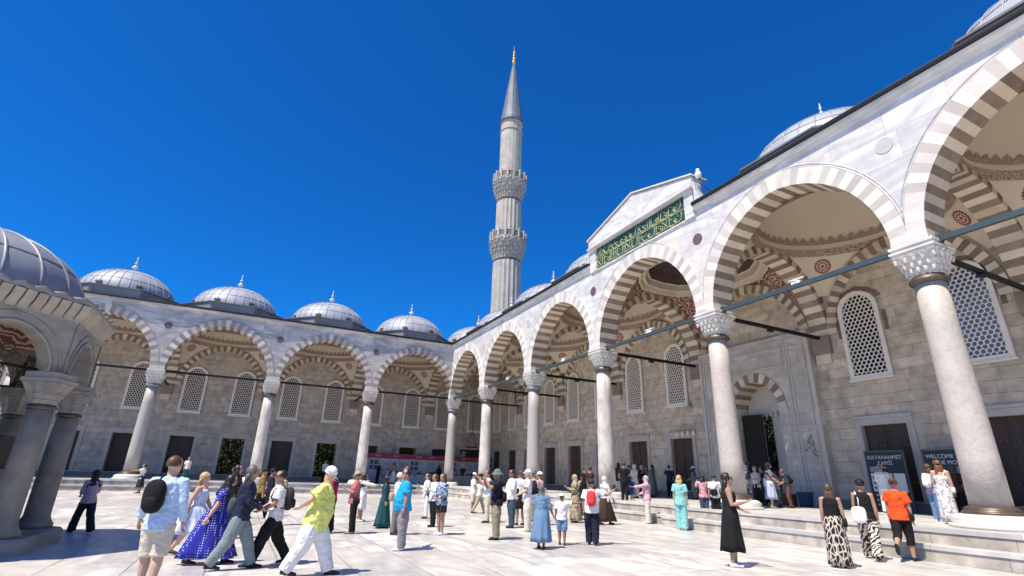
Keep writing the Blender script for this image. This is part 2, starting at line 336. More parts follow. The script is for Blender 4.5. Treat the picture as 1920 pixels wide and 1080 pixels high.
def arcade(f, XS, side, root, marb, lf, df, back_dark, fz=lambda *a: a):
    T0, T1 = -.55, .55
    wallb = MB()
    for i in range(1, len(XS)-1):
        s0, s1 = XS[i], XS[i+1]; sc = (s0+s1)/2; hb = (s1-s0)/2; half = hb-.48
        rb = MB(); n = 41
        ext = ring(rb, f, sc, half, T0, T1, (.48, .66 if side == 'a' else .56), n, cl=hb, face1=(2, 3))
        ro = rb.build('arch', [lf, df, V_LS, V_DS], root)
        # moulding along the back of the ring
        mo = MB()
        prev = None
        e2 = [(x, z) for x, z in ext if abs(x) < hb-.01]
        for off_, rad in ((.03, .028), (.11, .02)):
            pts = []
            for x, z in e2:
                L = math.hypot(x, z-SPR); pts.append(f(sc+x*(L+off_)/L, T0+.03, SPR+(z-SPR)*(L+off_)/L))
            mo.path(pts, rad, 5)
        mo.build('arch_moulding', [marb], ro)
        # spandrel wall over the ring
        F0 = T0+.035
        for k in range(n):
            (xa, za), (xb, zb) = ext[k], ext[k+1]
            if abs(xb-xa) < 1e-5: continue
            wallb.add([f(sc+xa, F0, za), f(sc+xb, F0, zb), f(sc+xb, F0, TOP), f(sc+xa, F0, TOP)], [(0, 1, 2, 3)], 0)
            wallb.add([f(sc+xa, T1-.02, za), f(sc+xb, T1-.02, zb), f(sc+xb, T1-.02, TOP+.3), f(sc+xa, T1-.02, TOP+.3)], [(0, 1, 2, 3)], 1)
        # springer block on the capital
    wallb.build('spandrel_wall', [marb, PLASTER], root)
    # medallions over the columns
    for i in range(1, len(XS)-1):
        for dk in (0,):
            md = MB(); s = XS[i]; n = 20; R = .27
            if i == 1 and side == 'a': s += .0
            c0 = [f(s+R*math.cos(2*PI*j/n), T0-.012+.03, 11.88+R*math.sin(2*PI*j/n)) for j in range(n)]
            c1 = [f(s+R*math.cos(2*PI*j/n), T0+.1, 11.88+R*math.sin(2*PI*j/n)) for j in range(n)]
            md.loft([c0, c1], 0, False)
            if i > 1: tag(md.build('medallion', [MEDLT if (side == 'a' and i in (6, 2, 3)) else MEDDK], root), None)
    # cornice: cove, fillets, gutter
    smin, smax = 0.0, XS[-1]
    prof = [(-.515, TOP-.04), (-.54, 13.17), (-.55, 13.20), (-.68, 13.36), (-.71, 13.37), (-.71, 13.41), (-.74, 13.415), (-.74, 13.455), (-.72, 13.46), (-.3, 13.47)]
    def extr(name, prof, mt, seg=None, parent=root):
        for g0, g1 in (((None, 23.5), (31.7, smax)) if side == 'a' else ((None, smax),)):
            c = MB(); S0 = [f(-p[0] if g0 is None else g0, p[0], p[1]) for p in prof]   # mitred at the corner
            c.loft([S0, [f(g1, p[0], p[1]) for p in prof]], 0, False, True, True); c.build(name, mt, parent)
    extr('cornice', prof, [marb])
    extr('gutter', [(-.74, 13.465), (-.79, 13.475), (-.81, 13.55), (-.78, 13.60), (-.3, 13.61), (-.3, 13.475), (-.73, 13.47)], [GUTTER])
    extr('roof_edge', [(-.80, 13.602), (-.81, 13.625), (-.3, 13.72), (-.3, 13.615)], [LEAD_D])

def bay_inside(f, s0, s1, root, kind='plain', sidewalls=(1, 1), t0=.55, t1=7.2):
    """vault over one bay, wall arch on the back wall"""
    ax = (s1-s0)/2; ay = (t1-t0)/2; cx = (s0+s1)/2; cy = (t0+t1)/2; z0 = SPR+.45; az = 3.45
    vb = MB(); R = pend(ax, ay, az)
    vb.loft([[(cx+x, cy+y, z0+z) for x, y, z in r] for r in R], 1 if kind == 'portal' else 0, True, False)
    mats = [PLASTER, PAINT_F, PAINT_R, DARKRED, V_LS]
    zc = z0+az
    if kind == 'plain':
        dome = [(1-.0, zc), (.99, zc+.5), (.965, zc+1.0), (.90, zc+1.6), (.78, zc+2.15), (.60, zc+2.6), (.38, zc+2.88), (.15, zc+3.0), (.01, zc+3.02)]
        vb.loft([[(cx+ax*k*math.cos(2*PI*j/48), cy+ay*k*math.sin(2*PI*j/48), z) for j in range(48)] for k, z in dome], 0, True, False)
        annulus_band(vb, cx, cy, ax, ay, zc-.30, zc-.02, .985+.055, .985, 72, 2)
        annulus_band(vb, cx, cy, ax, ay, zc+.22, zc+.62, .982, .965, 52, 2, 1)
    else:
        N = 16
        for (k0, za), (k1, zb), mi in (((1.0, zc), (.96, zc+.02), 4), ((.96, zc+.02), (.93, zc+.22), 4), ((.93, zc+.22), (.88, zc+.24), 4), ((.88, zc+.24), (.86, zc+.55), 4), ((.86, zc+.55), (.82, zc+.57), 4), ((.82, zc+.57), (.8, zc+1.3), 3), ((.8, zc+1.3), (.6, zc+2.6), 3), ((.6, zc+2.6), (.3, zc+3.2), 3), ((.3, zc+3.2), (.01, zc+3.4), 3)):
            vb.loft([[(cx+ax*k*(1.02 if j % 2 else .985)*math.cos(2*PI*j/N), cy+ay*k*(1.02 if j % 2 else .985)*math.sin(2*PI*j/N), z) for j in range(N)] for k, z in ((k0, za), (k1, zb))], mi, False, False)
    vo = vb.build('vault', mats, root, fix=f)
    # rosettes on the pendentives
    if kind == 'plain':
        for sx in (-1, 1):
            for sy in (-1, 1):
                rr = 1.16; u = Vector((sx*.7071*rr*ax, sy*.7071*rr*ay, az*math.sqrt(2-rr*rr)))
                nrm = Vector((u.x/ax**2, u.y/ay**2, u.z/az**2)).normalized(); c = Vector((cx, cy, z0))+u-nrm*.03
                a = nrm.orthogonal().normalized(); b_ = nrm.cross(a); d = MB()
                N = 36
                pts = [c+(a*math.cos(2*PI*j/N)+b_*math.sin(2*PI*j/N))*(.40 if j % 2 else .32) for j in range(N)]
                d.add(pts, [tuple(range(N))], 0)
                for Rr, mi in ((.27, 1), (.22, 0)):
                    d.add([c-nrm*(.006 if mi else .012)+(a*math.cos(2*PI*j/24)+b_*math.sin(2*PI*j/24))*Rr for j in range(24)], [tuple(range(24))], mi)
                for j in range(6):
                    q = c-nrm*.018+(a*math.cos(2*PI*j/6)+b_*math.sin(2*PI*j/6))*.12
                    d.add([q+(a*math.cos(2*PI*k/8)+b_*math.sin(2*PI*k/8))*.055 for k in range(8)], [tuple(range(8))], 1)
                d.build('painted_rosette', [ROS_R, ROS_C], vo, fix=f, recalc=False)
    # wall arch ring
    wr = MB(); half = ax
    ring(wr, f, cx, half-.42, t1-.16, t1+.05, (.42, .47), 41, fl=0, fd=1, slL=0, slD=1, cl=half, off=.3)
    wr.build('wall_arch', [V_LS, V_DS], root)
ROS_R = mat('rosette_red_paint', (.26,.075,.055), .9)
ROS_C = mat('rosette_cream_paint', (.58,.49,.40), .9)

def transverse(f, s, root, t0=.55, t1=7.2, th=.45):
    b = MB(); ft = lambda u, t, z: f(s+t, (t0+t1)/2+u, z)
    ring(b, ft, 0, (t1-t0)/2-.06, -th, th, (.45, .52), 35, fl=2, fd=3, off=.3)
    b.build('cross_arch', [V_LS, V_DS, V_LS, V_DS], root)
    # corbel under the cross arch at the wall
    c = MB(); c.box(s-.45, s+.45, 6.98, 7.35, 7.55, 8.42, 0); c.box(s-.36, s+.36, 7.06, 7.35, 7.1, 7.55, 1)
    c.build('springer', [V_DS, V_LS], root, fix=f)

rootA = thing('portal_side_arcade', 'sunlit white marble arcade with striped arches on the right, under the green inscription', 'arcade')
rootB = thing('end_side_arcade', 'shaded grey marble arcade across the end of the courtyard on the left', 'arcade')
arcade(fA, XA, 'a', rootA, MB_A, V_LF, V_DF, V_DS)
arcade(fB, XB, 'b', rootB, MB_B, V_LG, V_DG, V_DS)
for i in range(1, len(XA)-1):
    bay_inside(fA, XA[i]+.45, XA[i+1]-.45, rootA, 'portal' if i == 4 else 'plain')
    transverse(fA, XA[i], rootA)
bay_inside(fA, -7.2, -.45, rootA, 'plain')
for i in range(1, len(XB)-1):
    bay_inside(fB, XB[i]+.45, XB[i+1]-.45, rootB, 'plain')
    transverse(fB, XB[i], rootB)
# springer blocks over the capitals
def springer(f, s, root, mts):
    b = MB()
    for k in range(5):
        z0 = SPR-.25 + k*.0
    b.box(s-.50, s+.50, -.57, .53, SPR-.02, SPR+.10, 0); b.box(s-.475, s+.475, -.50, .50, SPR+.10, SPR+.75, 0)
    b.build('springer', mts, root, fix=f)
for s in XA[1:]: springer(fA, s, rootA, [MB_A])
for s in XB[2:]: springer(fB, s, rootB, [V_LG])

# roofs behind the gutters
def deck(f, XS, s0, s1, t0, t1, z, cen, root):
    b = MB(); h = 3.42; e = s0
    for c_ in cen:
        b.box(e, c_-h, t0, t1, z, z+.1); b.box(c_-h, c_+h, t0, 3.75-h, z, z+.1); b.box(c_-h, c_+h, 3.75+h-.1, t1, z, z+.1); e = c_+h
    b.box(e, s1, t0, t1, z, z+.1); b.build('roof_deck', [LEAD_D], root, fix=f)
deck(fA, XA, -8, 56, -.30, 8.2, 13.50, [-3.6]+[(XA[i]+XA[i+1])/2 for i in range(1, len(XA)-1)], rootA)
deck(fB, XB, .31, 40, -.30, 8.0, 13.48, [(XB[i]+XB[i+1])/2 for i in range(1, len(XB)-1)], rootB)

# pediment over the portal arch
p = MB()
x0, x1, xm = 23.45, 31.75, 27.6
p.box(x0, x1, -.80, -.2, 14.44, 14.52, 1); p.box(x0+.02, x1-.02, -.72, -.2, 14.34, 14.438, 0)
p.box(x0+.06, x0+.62, -.62, -.2, 13.02, 14.338, 0); p.box(x1-.62, x1-.06, -.62, -.2, 13.02, 14.338, 0)
p.box(x0+.62, x1-.62, -.545, -.2, 13.02, 14.338, 0)
p.box(x0+.45, x1-.45, -.60, -.5, 13.0, 13.06, 0)
gab = [(x0, 14.50), (x1, 14.50), (x1, 15.12), (xm+.9, 16.12), (xm-.9, 16.12), (x0, 15.12)]
gab = [(x0, 14.521), (x1, 14.521), (x1, 15.05), (xm, 16.2), (x0, 15.05)]
p.loft([[(x, -.66, z) for x, z in gab], [(x, -.1, z) for x, z in gab]], 0, False)
for (xa, za), (xb, zb) in (((x0-.08, 15.07), (xm, 16.26)), ((xm, 16.26), (x1+.08, 15.07))):
    p.add([(xa, -.74, za), (xb, -.74, zb), (xb, .3, zb), (xa, .3, za), (xa, -.74, za+.07), (xb, -.74, zb+.07), (xb, .3, zb+.07), (xa, .3, za+.07)], [(0,1,2,3),(4,5,6,7),(0,1,5,4),(2,3,7,6),(0,3,7,4),(1,2,6,5)], 1)
pd = p.build('portal_pediment', [MB_A, PLINTH], rootA)
for sx, xx in ((-1, x0-.28), (1, x1+.28)):     # scrolled shoulders beside it
    q = MB(); pts = [(0, 13.43), (.55, 13.43), (.5, 13.75), (.25, 13.95), (.12, 14.3), (.06, 14.75), (0, 14.8)]
    base = x0 if sx < 0 else x1
    q.loft([[(base+sx*u, -.6, z) for u, z in pts], [(base+sx*u, -.15, z) for u, z in pts]], 0, False); q.build('pediment_shoulder', [MB_A], pd)
sgn = MB(); sgn.box(24.15, 31.05, -.575, -.5, 13.07, 14.335, 0)
sg = sgn.build('inscription_panel', [GREEN], pd)
tag(sg, 'green panel with gold calligraphy in two rows above the portal arch')
ln = MB(); ln.box(24.15, 31.05, -.60, -.575, 13.665, 13.69); ln.build('gilt_line', [GOLDP], sg)
def text_obj(name, body, size, loc, rot, m, parent, ext=.004, align='CENTER', sx=1.0, bold=0.0):
    cu = bpy.data.curves.new(name, 'FONT'); cu.body = body; cu.size = size; cu.align_x = align; cu.align_y = 'CENTER'; cu.extrude = ext; cu.offset = bold
    to = bpy.data.objects.new(name, cu); COL.objects.link(to)
    dg = bpy.context.evaluated_depsgraph_get(); me = bpy.data.meshes.new_from_object(to.evaluated_get(dg)); bpy.data.objects.remove(to)
    me.materials.clear(); me.materials.append(m); o = bpy.data.objects.new(name, me); COL.objects.link(o); o.parent = parent
    o.location = loc; o.rotation_euler = rot; o.scale = (sx, 1, 1); return o
# calligraphy: joined strokes with tall uprights, bowls, dots, in two registers
rc = random.Random(11); cal = MB()
def stroke(pts, r):
    P = []
    for i in range(len(pts)-1):
        p0 = pts[max(i-1, 0)]; p1 = pts[i]; p2 = pts[i+1]; p3 = pts[min(i+2, len(pts)-1)]
        for k in range(4):
            u = k/4; P.append(tuple(.5*((2*p1[d])+(-p0[d]+p2[d])*u+(2*p0[d]-5*p1[d]+4*p2[d]-p3[d])*u*u+(-p0[d]+3*p1[d]-3*p2[d]+p3[d])*u**3) for d in (0, 1)))
    P.append(pts[-1]); cal.path([(a, -.585, c) for a, c in P], r, 5)
for row in (0, 1):
    z = 13.10+row*.60; x = 30.9
    while x > 24.4:
        k = rc.random(); h = .50
        if k < .38:
            stroke([(x, z+h), (x-.02, z+.25), (x-.03, z+.12)], .020); x -= rc.uniform(.12, .2)
        elif k < .55:
            stroke([(x, z+h), (x-.03, z+.2), (x-.18, z+.07), (x-.38, z+.10), (x-.46, z+.24)], .021); x -= .42
        elif k < .72:
            stroke([(x+.1, z+.22), (x-.02, z+.32), (x-.1, z+.22), (x-.02, z+.14), (x+.06, z+.2), (x-.05, z+.05), (x-.3, z+.02), (x-.45, z+.12)], .019); x -= .38
        elif k < .86:
            stroke([(x+.08, z+.28), (x-.25, z+.33), (x-.08, z+.18), (x-.02, z+.05), (x-.2, z-.0), (x-.42, z+.09)], .02); x -= .36
        else:
            stroke([(x, z+h), (x-.12, z+.3), (x-.25, z+.12), (x-.1, z+.08), (x-.02, z+.14), (x-.2, z+.34), (x-.36, z+h)], .019); x -= .40
        if rc.random() < .6:
            cal.ball((x+.15, -.585, z+rc.uniform(.30, .48)), .028, 6, 4)
            if rc.random() < .5: cal.ball((x+.21, -.585, z+.36), .024, 6, 4)
        if rc.random() < .4: stroke([(x+.3, z+.42), (x+.22, z+.38), (x+.13, z+.45)], .012)
        stroke([(x+.2, z+.09), (x+.1, z+.06), (x-.02, z+.08)], .018)
cal.build('calligraphy', [GOLDP], sg)

# ---------------------------------------------------------------- columns
def make_column(name, label, shaft_m, cap_m, group, k=1.0):
    t = thing(name, label, 'column', (0, 0, 0), 0, group)
    b = MB(); b.lathe([(.95, ZP), (.95, ZP+.09), (.86, ZP+.12), (.90, ZP+.2), (.80, ZP+.3), (.66, ZP+.33)], n=32); b.build('plinth', [PLINTH], t)
    b = MB(); b.lathe([(.60, ZP+.30), (.64, ZP+.36), (.60, ZP+.40), (.55, ZP+.41), (.57, ZP+.46), (.50, ZP+.50), (.45, ZP+.52)], n=32); b.build('bronze_base', [BRONZE], t)
    b = MB(); b.lathe([(.435, ZP+.50), (.43, 2.4), (.415, 4.2), (.395, 6.0), (.378, 7.24)], n=32); b.build('shaft', [shaft_m], t)
    b = MB(); b.lathe([(.385, 7.20), (.47, 7.24), (.50, 7.30), (.47, 7.36), (.42, 7.42), (.40, 7.46)], n=32); b.build('collar', [BRONZE if shaft_m is not COLM['grey'] else LEAD_M], t)
    # stalactite capital: tiers of little niches swelling from round to square
    b = MB(); N = 64; rings = []
    tiers = [(7.42, .40), (7.50, .44), (7.52, .40), (7.66, .50), (7.68, .455), (7.84, .57), (7.86, .52), (8.02, .635), (8.04, .60), (8.12, .64)]
    for i, (z, r) in enumerate(tiers):
        q = i/(len(tiers)-1); rr = []
        for j in range(N):
            a = 2*PI*j/N; sq = 1/max(abs(math.cos(a)), abs(math.sin(a))); sq = 1+(sq-1)*q*.75
            ph = 0 if (i//2) % 2 else PI/16*1.0
            md = 1+(.10 if i % 2 else .03)*math.cos(16*(a+ph))
            rr.append((r*sq*md*math.cos(a), r*sq*md*math.sin(a), z))
        rings.append(rr)
    rings = [[(x*.93, y*.93, z) for x, y, z in r_] for r_ in rings]
    b.loft(rings, 0, False, True)
    for q, (z, r) in enumerate(((7.60, .46), (7.76, .51), (7.94, .565))):
        for j in range(16):
            a = 2*PI*(j+.5*(q % 2))/16; sq = 1/max(abs(math.cos(a)), abs(math.sin(a))); sq = 1+(sq-1)*(.2+q*.22)
            x, y = r*sq*math.cos(a), r*sq*math.sin(a)
            b.lathe([(.012, z-.085), (.04, z-.05), (.052, z+.02), (.045, z+.07)], x, y, 6, 0, False)
    b.build('capital', [cap_m], t)
    b = MB(); b.box(-.56, .56, -.56, .56, 8.10, 8.19); b.box(-.60, .60, -.60, .60, 8.193, 8.26); b.box(-.55, .55, -.55, .55, 8.263, 8.34); b.box(-.59, .59, -.59, .59, 8.343, 8.43)
    b.build('abacus', [cap_m], t)
    return t
kinds = {0: ('grey', 'pale grey granite column at the inner corner where both arcades meet'), 1: ('white', 'white marble column nearest the inner corner on the sunlit side'),
         2: ('grey', 'grey granite column second from the inner corner on the sunlit side'), 3: ('white', 'white marble column on the left of the inscribed portal arch'),
         4: ('pink', 'pinkish granite column on the right of the inscribed portal arch'), 5: ('pink', 'thick stone column at far right beside the visitor signs'), 6: ('white', 'white column at the end of the sunlit arcade by the camera'), 7: ('grey', 'grey last column of the sunlit arcade by the camera')}
protos = {}
def place_column(kind, loc, label, group, capm):
    key = (kind, capm.name)
    if key not in protos:
        o = make_column('arcade_column', label, COLM[kind], capm, group); protos[key] = o
    else: o = copy_tree(protos[key])
    o.location = loc; o['label'] = label; o['group'] = group
    o.rotation_euler = (0, 0, 0 if len(protos) % 2 else PI/2)
for k, (kd, lb) in kinds.items():
    place_column(kd, (XA[k+1], 0, 0), lb, 'columns of the sunlit arcade', PLINTH)
CAPG = mat('grey_capital_marble', (.62,.60,.56), .6, col2=(.5,.48,.45), nscale=2)
for k, (kd, lb) in enumerate((('white', 'white marble column of the shaded arcade nearest the inner corner'), ('white', 'white column of the shaded arcade behind the man with the grey shoulder bag'),
                              ('grey', 'leaning-looking grey column of the shaded arcade touched by a woman in white'), ('grey', 'column of the shaded arcade mostly behind the fountain kiosk'), ('white', 'leftmost column of the shaded arcade, behind the kiosk'))):
    place_column(kd, (0, -XB[k+2], 0), lb, 'columns of the shaded arcade', CAPG)

# ---------------------------------------------------------------- tie beams
def beam(p, q, w, h, m, label, group, lamp=None):
    b = MB(); p = Vector(p); q = Vector(q); d = (q-p).normalized(); n = Vector((-d.y, d.x, 0))*w/2
    b.loft([[e+n*a+Vector((0, 0, h/2*c)) for a, c in ((-1, -1), (1, -1), (1, 1), (-1, 1))] for e in (p, q)], 0, False)
    o = b.build('tie_beam', [m]); tag(o, label, 'tie beam', group)
    c = MB()
    for e in (p+d*.02, q-d*.12):
        c.loft([[e+d*k+n*1.5*a+Vector((0, 0, h*.75*cc)) for a, cc in ((-1, -1), (1, -1), (1, 1), (-1, 1))] for k in (0, .1)], 0, False)
    c.build('end_strap', [m], o)
    return o
def spotlight(loc, d, label, group, m=None):
    t = thing('spotlight', label, 'spotlight', loc, math.atan2(d[1], d[0]), group)
    b = MB(); b.box(-.17, .17, -.07, .07, -.05, .04); b.build('lamp_housing', [m or BLACK], t)
    b = MB(); b.box(-.03, .03, -.12, .12, .05, .12); b.box(-.30, .30, -.02, .02, .12, .15); b.build('bracket', [m or BLACK], t)
ordinal = ['nearest the inner corner', 'second from the inner corner', 'third from the inner corner', 'across the inscribed portal arch', 'across the big arch right of the portal', 'across the rightmost arch', 'beyond the right edge']
for i in range(1, len(XA)-1):
    beam((XA[i]+.5, -.1, 8.44), (XA[i+1]-.5, -.1, 8.44), .13, .16, STEEL, 'blue grey steel tie beam of the sunlit arcade, '+ordinal[i-1], 'steel beams of the sunlit arcade')
    if i > 1: spotlight(((XA[i]+XA[i+1])/2, -.1, 8.56), (1, 0), 'small white fitting on the sunlit tie beam '+ordinal[i-1], 'fittings on the sunlit beams', WHITE)
ordA = ['at the inner corner column', 'at the white column nearest the corner', 'at the second sunlit column', 'left of the portal arch', 'right of the portal arch', 'at the column by the visitor signs', 'at the right end of the arcade']
for i in range(1, len(XA)-1):
    nm = kinds[i-1][1]
    beam((XA[i], .52, 8.36), (XA[i], 7.2, 8.36), .12, .15, IRON, 'black cross beam to the wall, '+ordA[i-1], 'black cross beams of the sunlit arcade')
    if i > 1: spotlight((XA[i], 3.5, 8.22), (0, 1), 'black spotlight under the cross beam, '+ordA[i-1], 'spotlights on the cross beams')
ordb = ['nearest the inner corner', 'second from the inner corner', 'third from the inner corner', 'beside the kiosk', 'behind the kiosk']
for i in range(1, len(XB)-1):
    beam((0, -XB[i]-.5, 8.44), (0, -XB[i+1]+.5, 8.44), .12, .15, IRON, 'black tie beam of the shaded arcade, '+ordb[i-1], 'black beams of the shaded arcade')
    if i > 1:
        beam((-.52, -XB[i], 8.36), (-7.2, -XB[i], 8.36), .12, .15, IRON, 'black cross beam to the wall of the shaded arcade, '+ordb[i-1], 'cross beams of the shaded arcade')
        spotlight((-1.6, -XB[i], 8.22), (1, 0), 'black spotlight on the shaded cross beam '+ordb[i-1], 'spotlights on the shaded cross beams')

# ---------------------------------------------------------------- back walls
def grid_wall(f, s0, s1, t0, t1, z0, z1, holes, name, mt, root):
    """wall slab with rectangular openings, reveals included"""
    ss = sorted(set([s0, s1]+[h[0] for h in holes]+[h[1] for h in holes])); zz = sorted(set([z0, z1]+[h[2] for h in holes]+[h[3] for h in holes]))
    b = MB(); inh = lambda s, z: any(h[0] < s < h[1] and h[2] < z < h[3] for h in holes)
    for a, c in zip(ss, ss[1:]):
        for d, e in zip(zz, zz[1:]):
            if inh((a+c)/2, (d+e)/2): continue
            for t in (t0, t1): b.add([(a, t, d), (c, t, d), (c, t, e), (a, t, e)], [(0, 1, 2, 3)])
    for h in holes:
        a, c, d, e = h
        b.add([(a, t0, d), (c, t0, d), (c, t0, e), (a, t0, e), (a, t1, d), (c, t1, d), (c, t1, e), (a, t1, e)], [(0, 1, 5, 4), (1, 2, 6, 5), (2, 3, 7, 6), (3, 0, 4, 7)], 0)
    return b.build(name, [mt], root, fix=f, recalc=False)
def win_outline(hw, h, k=0):
    """pointed window outline, from bottom left round to bottom right"""
    zs = h-.85*hw*1.15
    L = [(-hw, 0), (-hw, zs)]
    for q, z in ((.93, .38), (.78, .62), (.52, .82), (.25, .93)): L.append((-hw*q, zs+(h-zs)*z))
    L.append((0, h)); return L+[(-x, z) for x, z in reversed(L[:-1])]
def make_window(glass):
    """returns builder meshes: frame with lattice, shared by every window"""
    HW, Hh = .88, 4.05; fr = .17
    O = win_outline(HW, Hh); I = [(x*(HW-fr)/HW, z) for x, z in win_outline(HW, Hh-2*fr)]; I = [(x, z+fr) for x, z in I]
    f_ = MB(); n = len(O)
    for d0, d1 in ((-.10, .04),):
        vs = [(x, d0, z) for x, z in O]+[(x, d0, z) for x, z in I]+[(x, d1, z) for x, z in O]+[(x, d1, z) for x, z in I]
        fs = []
        for i in range(n):
            j = (i+1) % n; fs += [(i, j, n+j, n+i), (i, j, 2*n+j, 2*n+i), (n+i, n+j, 3*n+j, 3*n+i)]
        f_.add(vs, fs)
    f_.box(-HW-.07, HW+.07, -.15, .02, -.09, -.001)
    # hexagonal lattice with round holes
    g_ = MB(); p = .195; R = p/math.sqrt(3); rh = .080; N = 12
    zs = Hh-.85*HW*1.15
    def inside(x, z):
        if z < fr+.02 or abs(x) > HW-fr+.0: return False
        if z < zs: return True
        q = (z-zs)/(Hh-zs); lim = np.interp(q, [0, .38, .62, .82, .93, 1], [1, .93, .78, .52, .25, 0])*(HW-fr*.9); return abs(x) < lim
    row = 0; z = fr+.03
    while z < Hh:
        x = -HW+(p/2 if row % 2 else 0)
        while x < HW:
            if inside(x, z) or inside(x*.88, z-.06):
                hexo = []; inn = []
                for j in range(N):
                    a = 2*PI*j/N+PI/6; am = ((a-PI/6) % (PI/3))-PI/6
                    ro = (p/2)/math.cos(((a) % (PI/3))-PI/6) ; 
                    hexo.append((x+ro*math.sin(a+0)*1, z+ro*math.cos(a+0))); inn.append((x+rh*math.sin(a), z+rh*math.cos(a)))
                hexo = []
                for j in range(N):
                    a = 2*PI*j/N; d = ((a+PI/6) % (PI/3))-PI/6; ro = (p/2)/math.cos(d)
                    hexo.append((x+ro*math.cos(a), z+ro*math.sin(a))); inn[j] = (x+rh*math.cos(a), z+rh*1.08*math.sin(a))
                vs = [(u, -.045, v) for u, v in hexo]+[(u, -.045, v) for u, v in inn]+[(u, .0, v) for u, v in inn]
                fs = []
                for j in range(N):
                    k = (j+1) % N; fs += [(j, k, N+k, N+j), (N+j, N+k, 2*N+k, 2*N+j)]
                g_.add(vs, fs)
            x += p
        z += p*math.sqrt(3)/2; row += 1
    q_ = MB(); q_.loft([[(x, .005, z) for x, z in O], [(x, .03, z) for x, z in O]], 0, False)
    return f_, g_, q_
_wf, _wg, _wq = make_window(GLASS)
WSRC = None
def window(root, loc, rz, glass):
    global WSRC
    if WSRC is None:
        fo = _wf.build('window', [GRILLE], root); go = _wg.build('lattice', [GRILLE], fo, recalc=False); qo = _wq.build('pane', [GLASS], fo); WSRC = (fo.data, go.data, qo.data)
        qb = _wq.build('pane', [GLASSB], fo); WSRC += (qb.data,); bpy.data.objects.remove(qb)
    else:
        fo = bpy.data.objects.new('window', WSRC[0]); COL.objects.link(fo); fo.parent = root
        for nme, me in (('lattice', WSRC[1]), ('pane', WSRC[3] if glass == 'b' else WSRC[2])):
            o = bpy.data.objects.new(nme, me); COL.objects.link(o); o.parent = fo
    fo.location = loc; fo.rotation_euler = (0, 0, rz); return fo
def door(f, root, sc, hw, zb, zt, t=7.2, kind='shut', frame=True):
    d = MB(); e = .26
    d.box(sc-hw-e, sc-hw, t-.07, t+.02, zb-.05, zt+e, 0); d.box(sc+hw, sc+hw+e, t-.07, t+.02, zb-.05, zt+e, 0); d.box(sc-hw, sc+hw, t-.07, t+.02, zt, zt+e, 0)
    d.box(sc-hw-e-.05, sc+hw+e+.05, t-.14, t+.02, zt+e+.003, zt+e+.13, 0); d.box(sc-hw-e, sc+hw+e, t-.12, t+.03, zb-.2, zb-.053, 0)
    for s in (-1, 1): d.box(sc+s*(hw+.06)-.025, sc+s*(hw+.06)+.025, t-.10, t-.072, zb, zt+.06, 0)
    do = d.build('doorway', [FRAME_M], root, fix=f)
    if kind == 'shut':
        for s in (-1, 1):
            l = MB(); a0, a1 = (sc-hw, sc-.01) if s < 0 else (sc+.01, sc+hw)
            l.box(a0, a1, t+.16, t+.22, zb, zt)
            npn = 3
            for k in range(npn):
                za = zb+(zt-zb)*k/npn+.08; zc = zb+(zt-zb)*(k+1)/npn-.08; l.box(a0+.10, a1-.08, t+.135, t+.16, za, zc)
            lo = l.build('shutter', [WOOD], do, fix=f)
            sb = MB()
            for k in range(4): sb.ball(((a0+a1)/2+(k-1.5)*(a1-a0)*.21, t+.13, zt-.85), .022, 6, 4)
            for k in range(4): sb.ball(((a0+a1)/2+(k-1.5)*(a1-a0)*.21, t+.13, zb+.7), .022, 6, 4)
            sb.build('stud', [BRASS], lo, fix=f)
    elif kind == 'bars':
        l = MB()
        for k in range(1, 5): l.tube((sc-hw+2*hw*k/5, t+.3, zb), (sc-hw+2*hw*k/5, t+.3, zt), .018, 6)
        for k in range(1, 7): l.tube((sc-hw, t+.3, zb+(zt-zb)*k/7), (sc+hw, t+.3, zb+(zt-zb)*k/7), .018, 6)
        l.build('iron_bars', [IRON], do, fix=f)
    else:
        l = MB(); l.box(sc-hw, sc+hw, t+.5, t+.55, zb, zt); l.build('shutter', [WOOD], do, fix=f)
    return do
FRAME_M = mat('door_frame_marble', (.50,.46,.41), .6, col2=(.40,.365,.325), nscale=1.4, bump=.1)
wallA = thing('mosque_wall', 'tan ashlar wall with lattice windows and shuttered doors behind the sunlit arcade', 'wall')
wallB = thing('end_wall', 'tan ashlar wall with lattice windows behind the shaded arcade', 'wall')
winA = []; doorsA = []
for i in range(0, len(XA)-1):
    sc = (XA[i]+XA[i+1])/2 if i else -3.4
    if i == 4: continue
    for d in ((-1.98, 1.98) if i else (-1.85, 1.85)): winA.append(sc+d+(0.12 if i in (3, 5) and d > 0 else 0))
holesA = [(s-.90, s+.90, 1.14, 4.16) for s in winA]
PX0, PX1 = 26.0, 29.25        # portal opening
grid_wall(fA, -8.2, 24.1, 7.2, 8.2, 0, 13.4, [h for h in holesA if h[1] < 24], 'ashlar_wall', WALL_A, wallA)
grid_wall(fA, 31.1, 57, 7.2, 8.2, 0, 13.4, [h for h in holesA if h[0] > 31], 'ashlar_wall', WALL_A, wallA)
grid_wall(fA, 24.1, 31.1, 7.2, 8.2, 8.7, 13.4, [], 'ashlar_wall', WALL_A, wallA)
for k, s in enumerate(winA):
    window(wallA, (s, 7.14, 6.15), 0, 'b' if s > 36 else 'a'); door(fA, wallA, s, .90, 1.14, 4.16, kind='shut')
winB = []
for i in range(0, len(XB)-1):
    sc = (XB[i]+XB[i+1])/2 if i else -3.4
    for d in (-1.98, 1.98) if i else (-1.85, 1.85): winB.append(sc+d)
holesB = [(s-.90, s+.90, 1.14, 4.16) for s in winB]
grid_wall(fB, -8.2, 40, 7.2, 8.2, 0, 13.4, holesB, 'ashlar_wall', WALL_B, wallB)
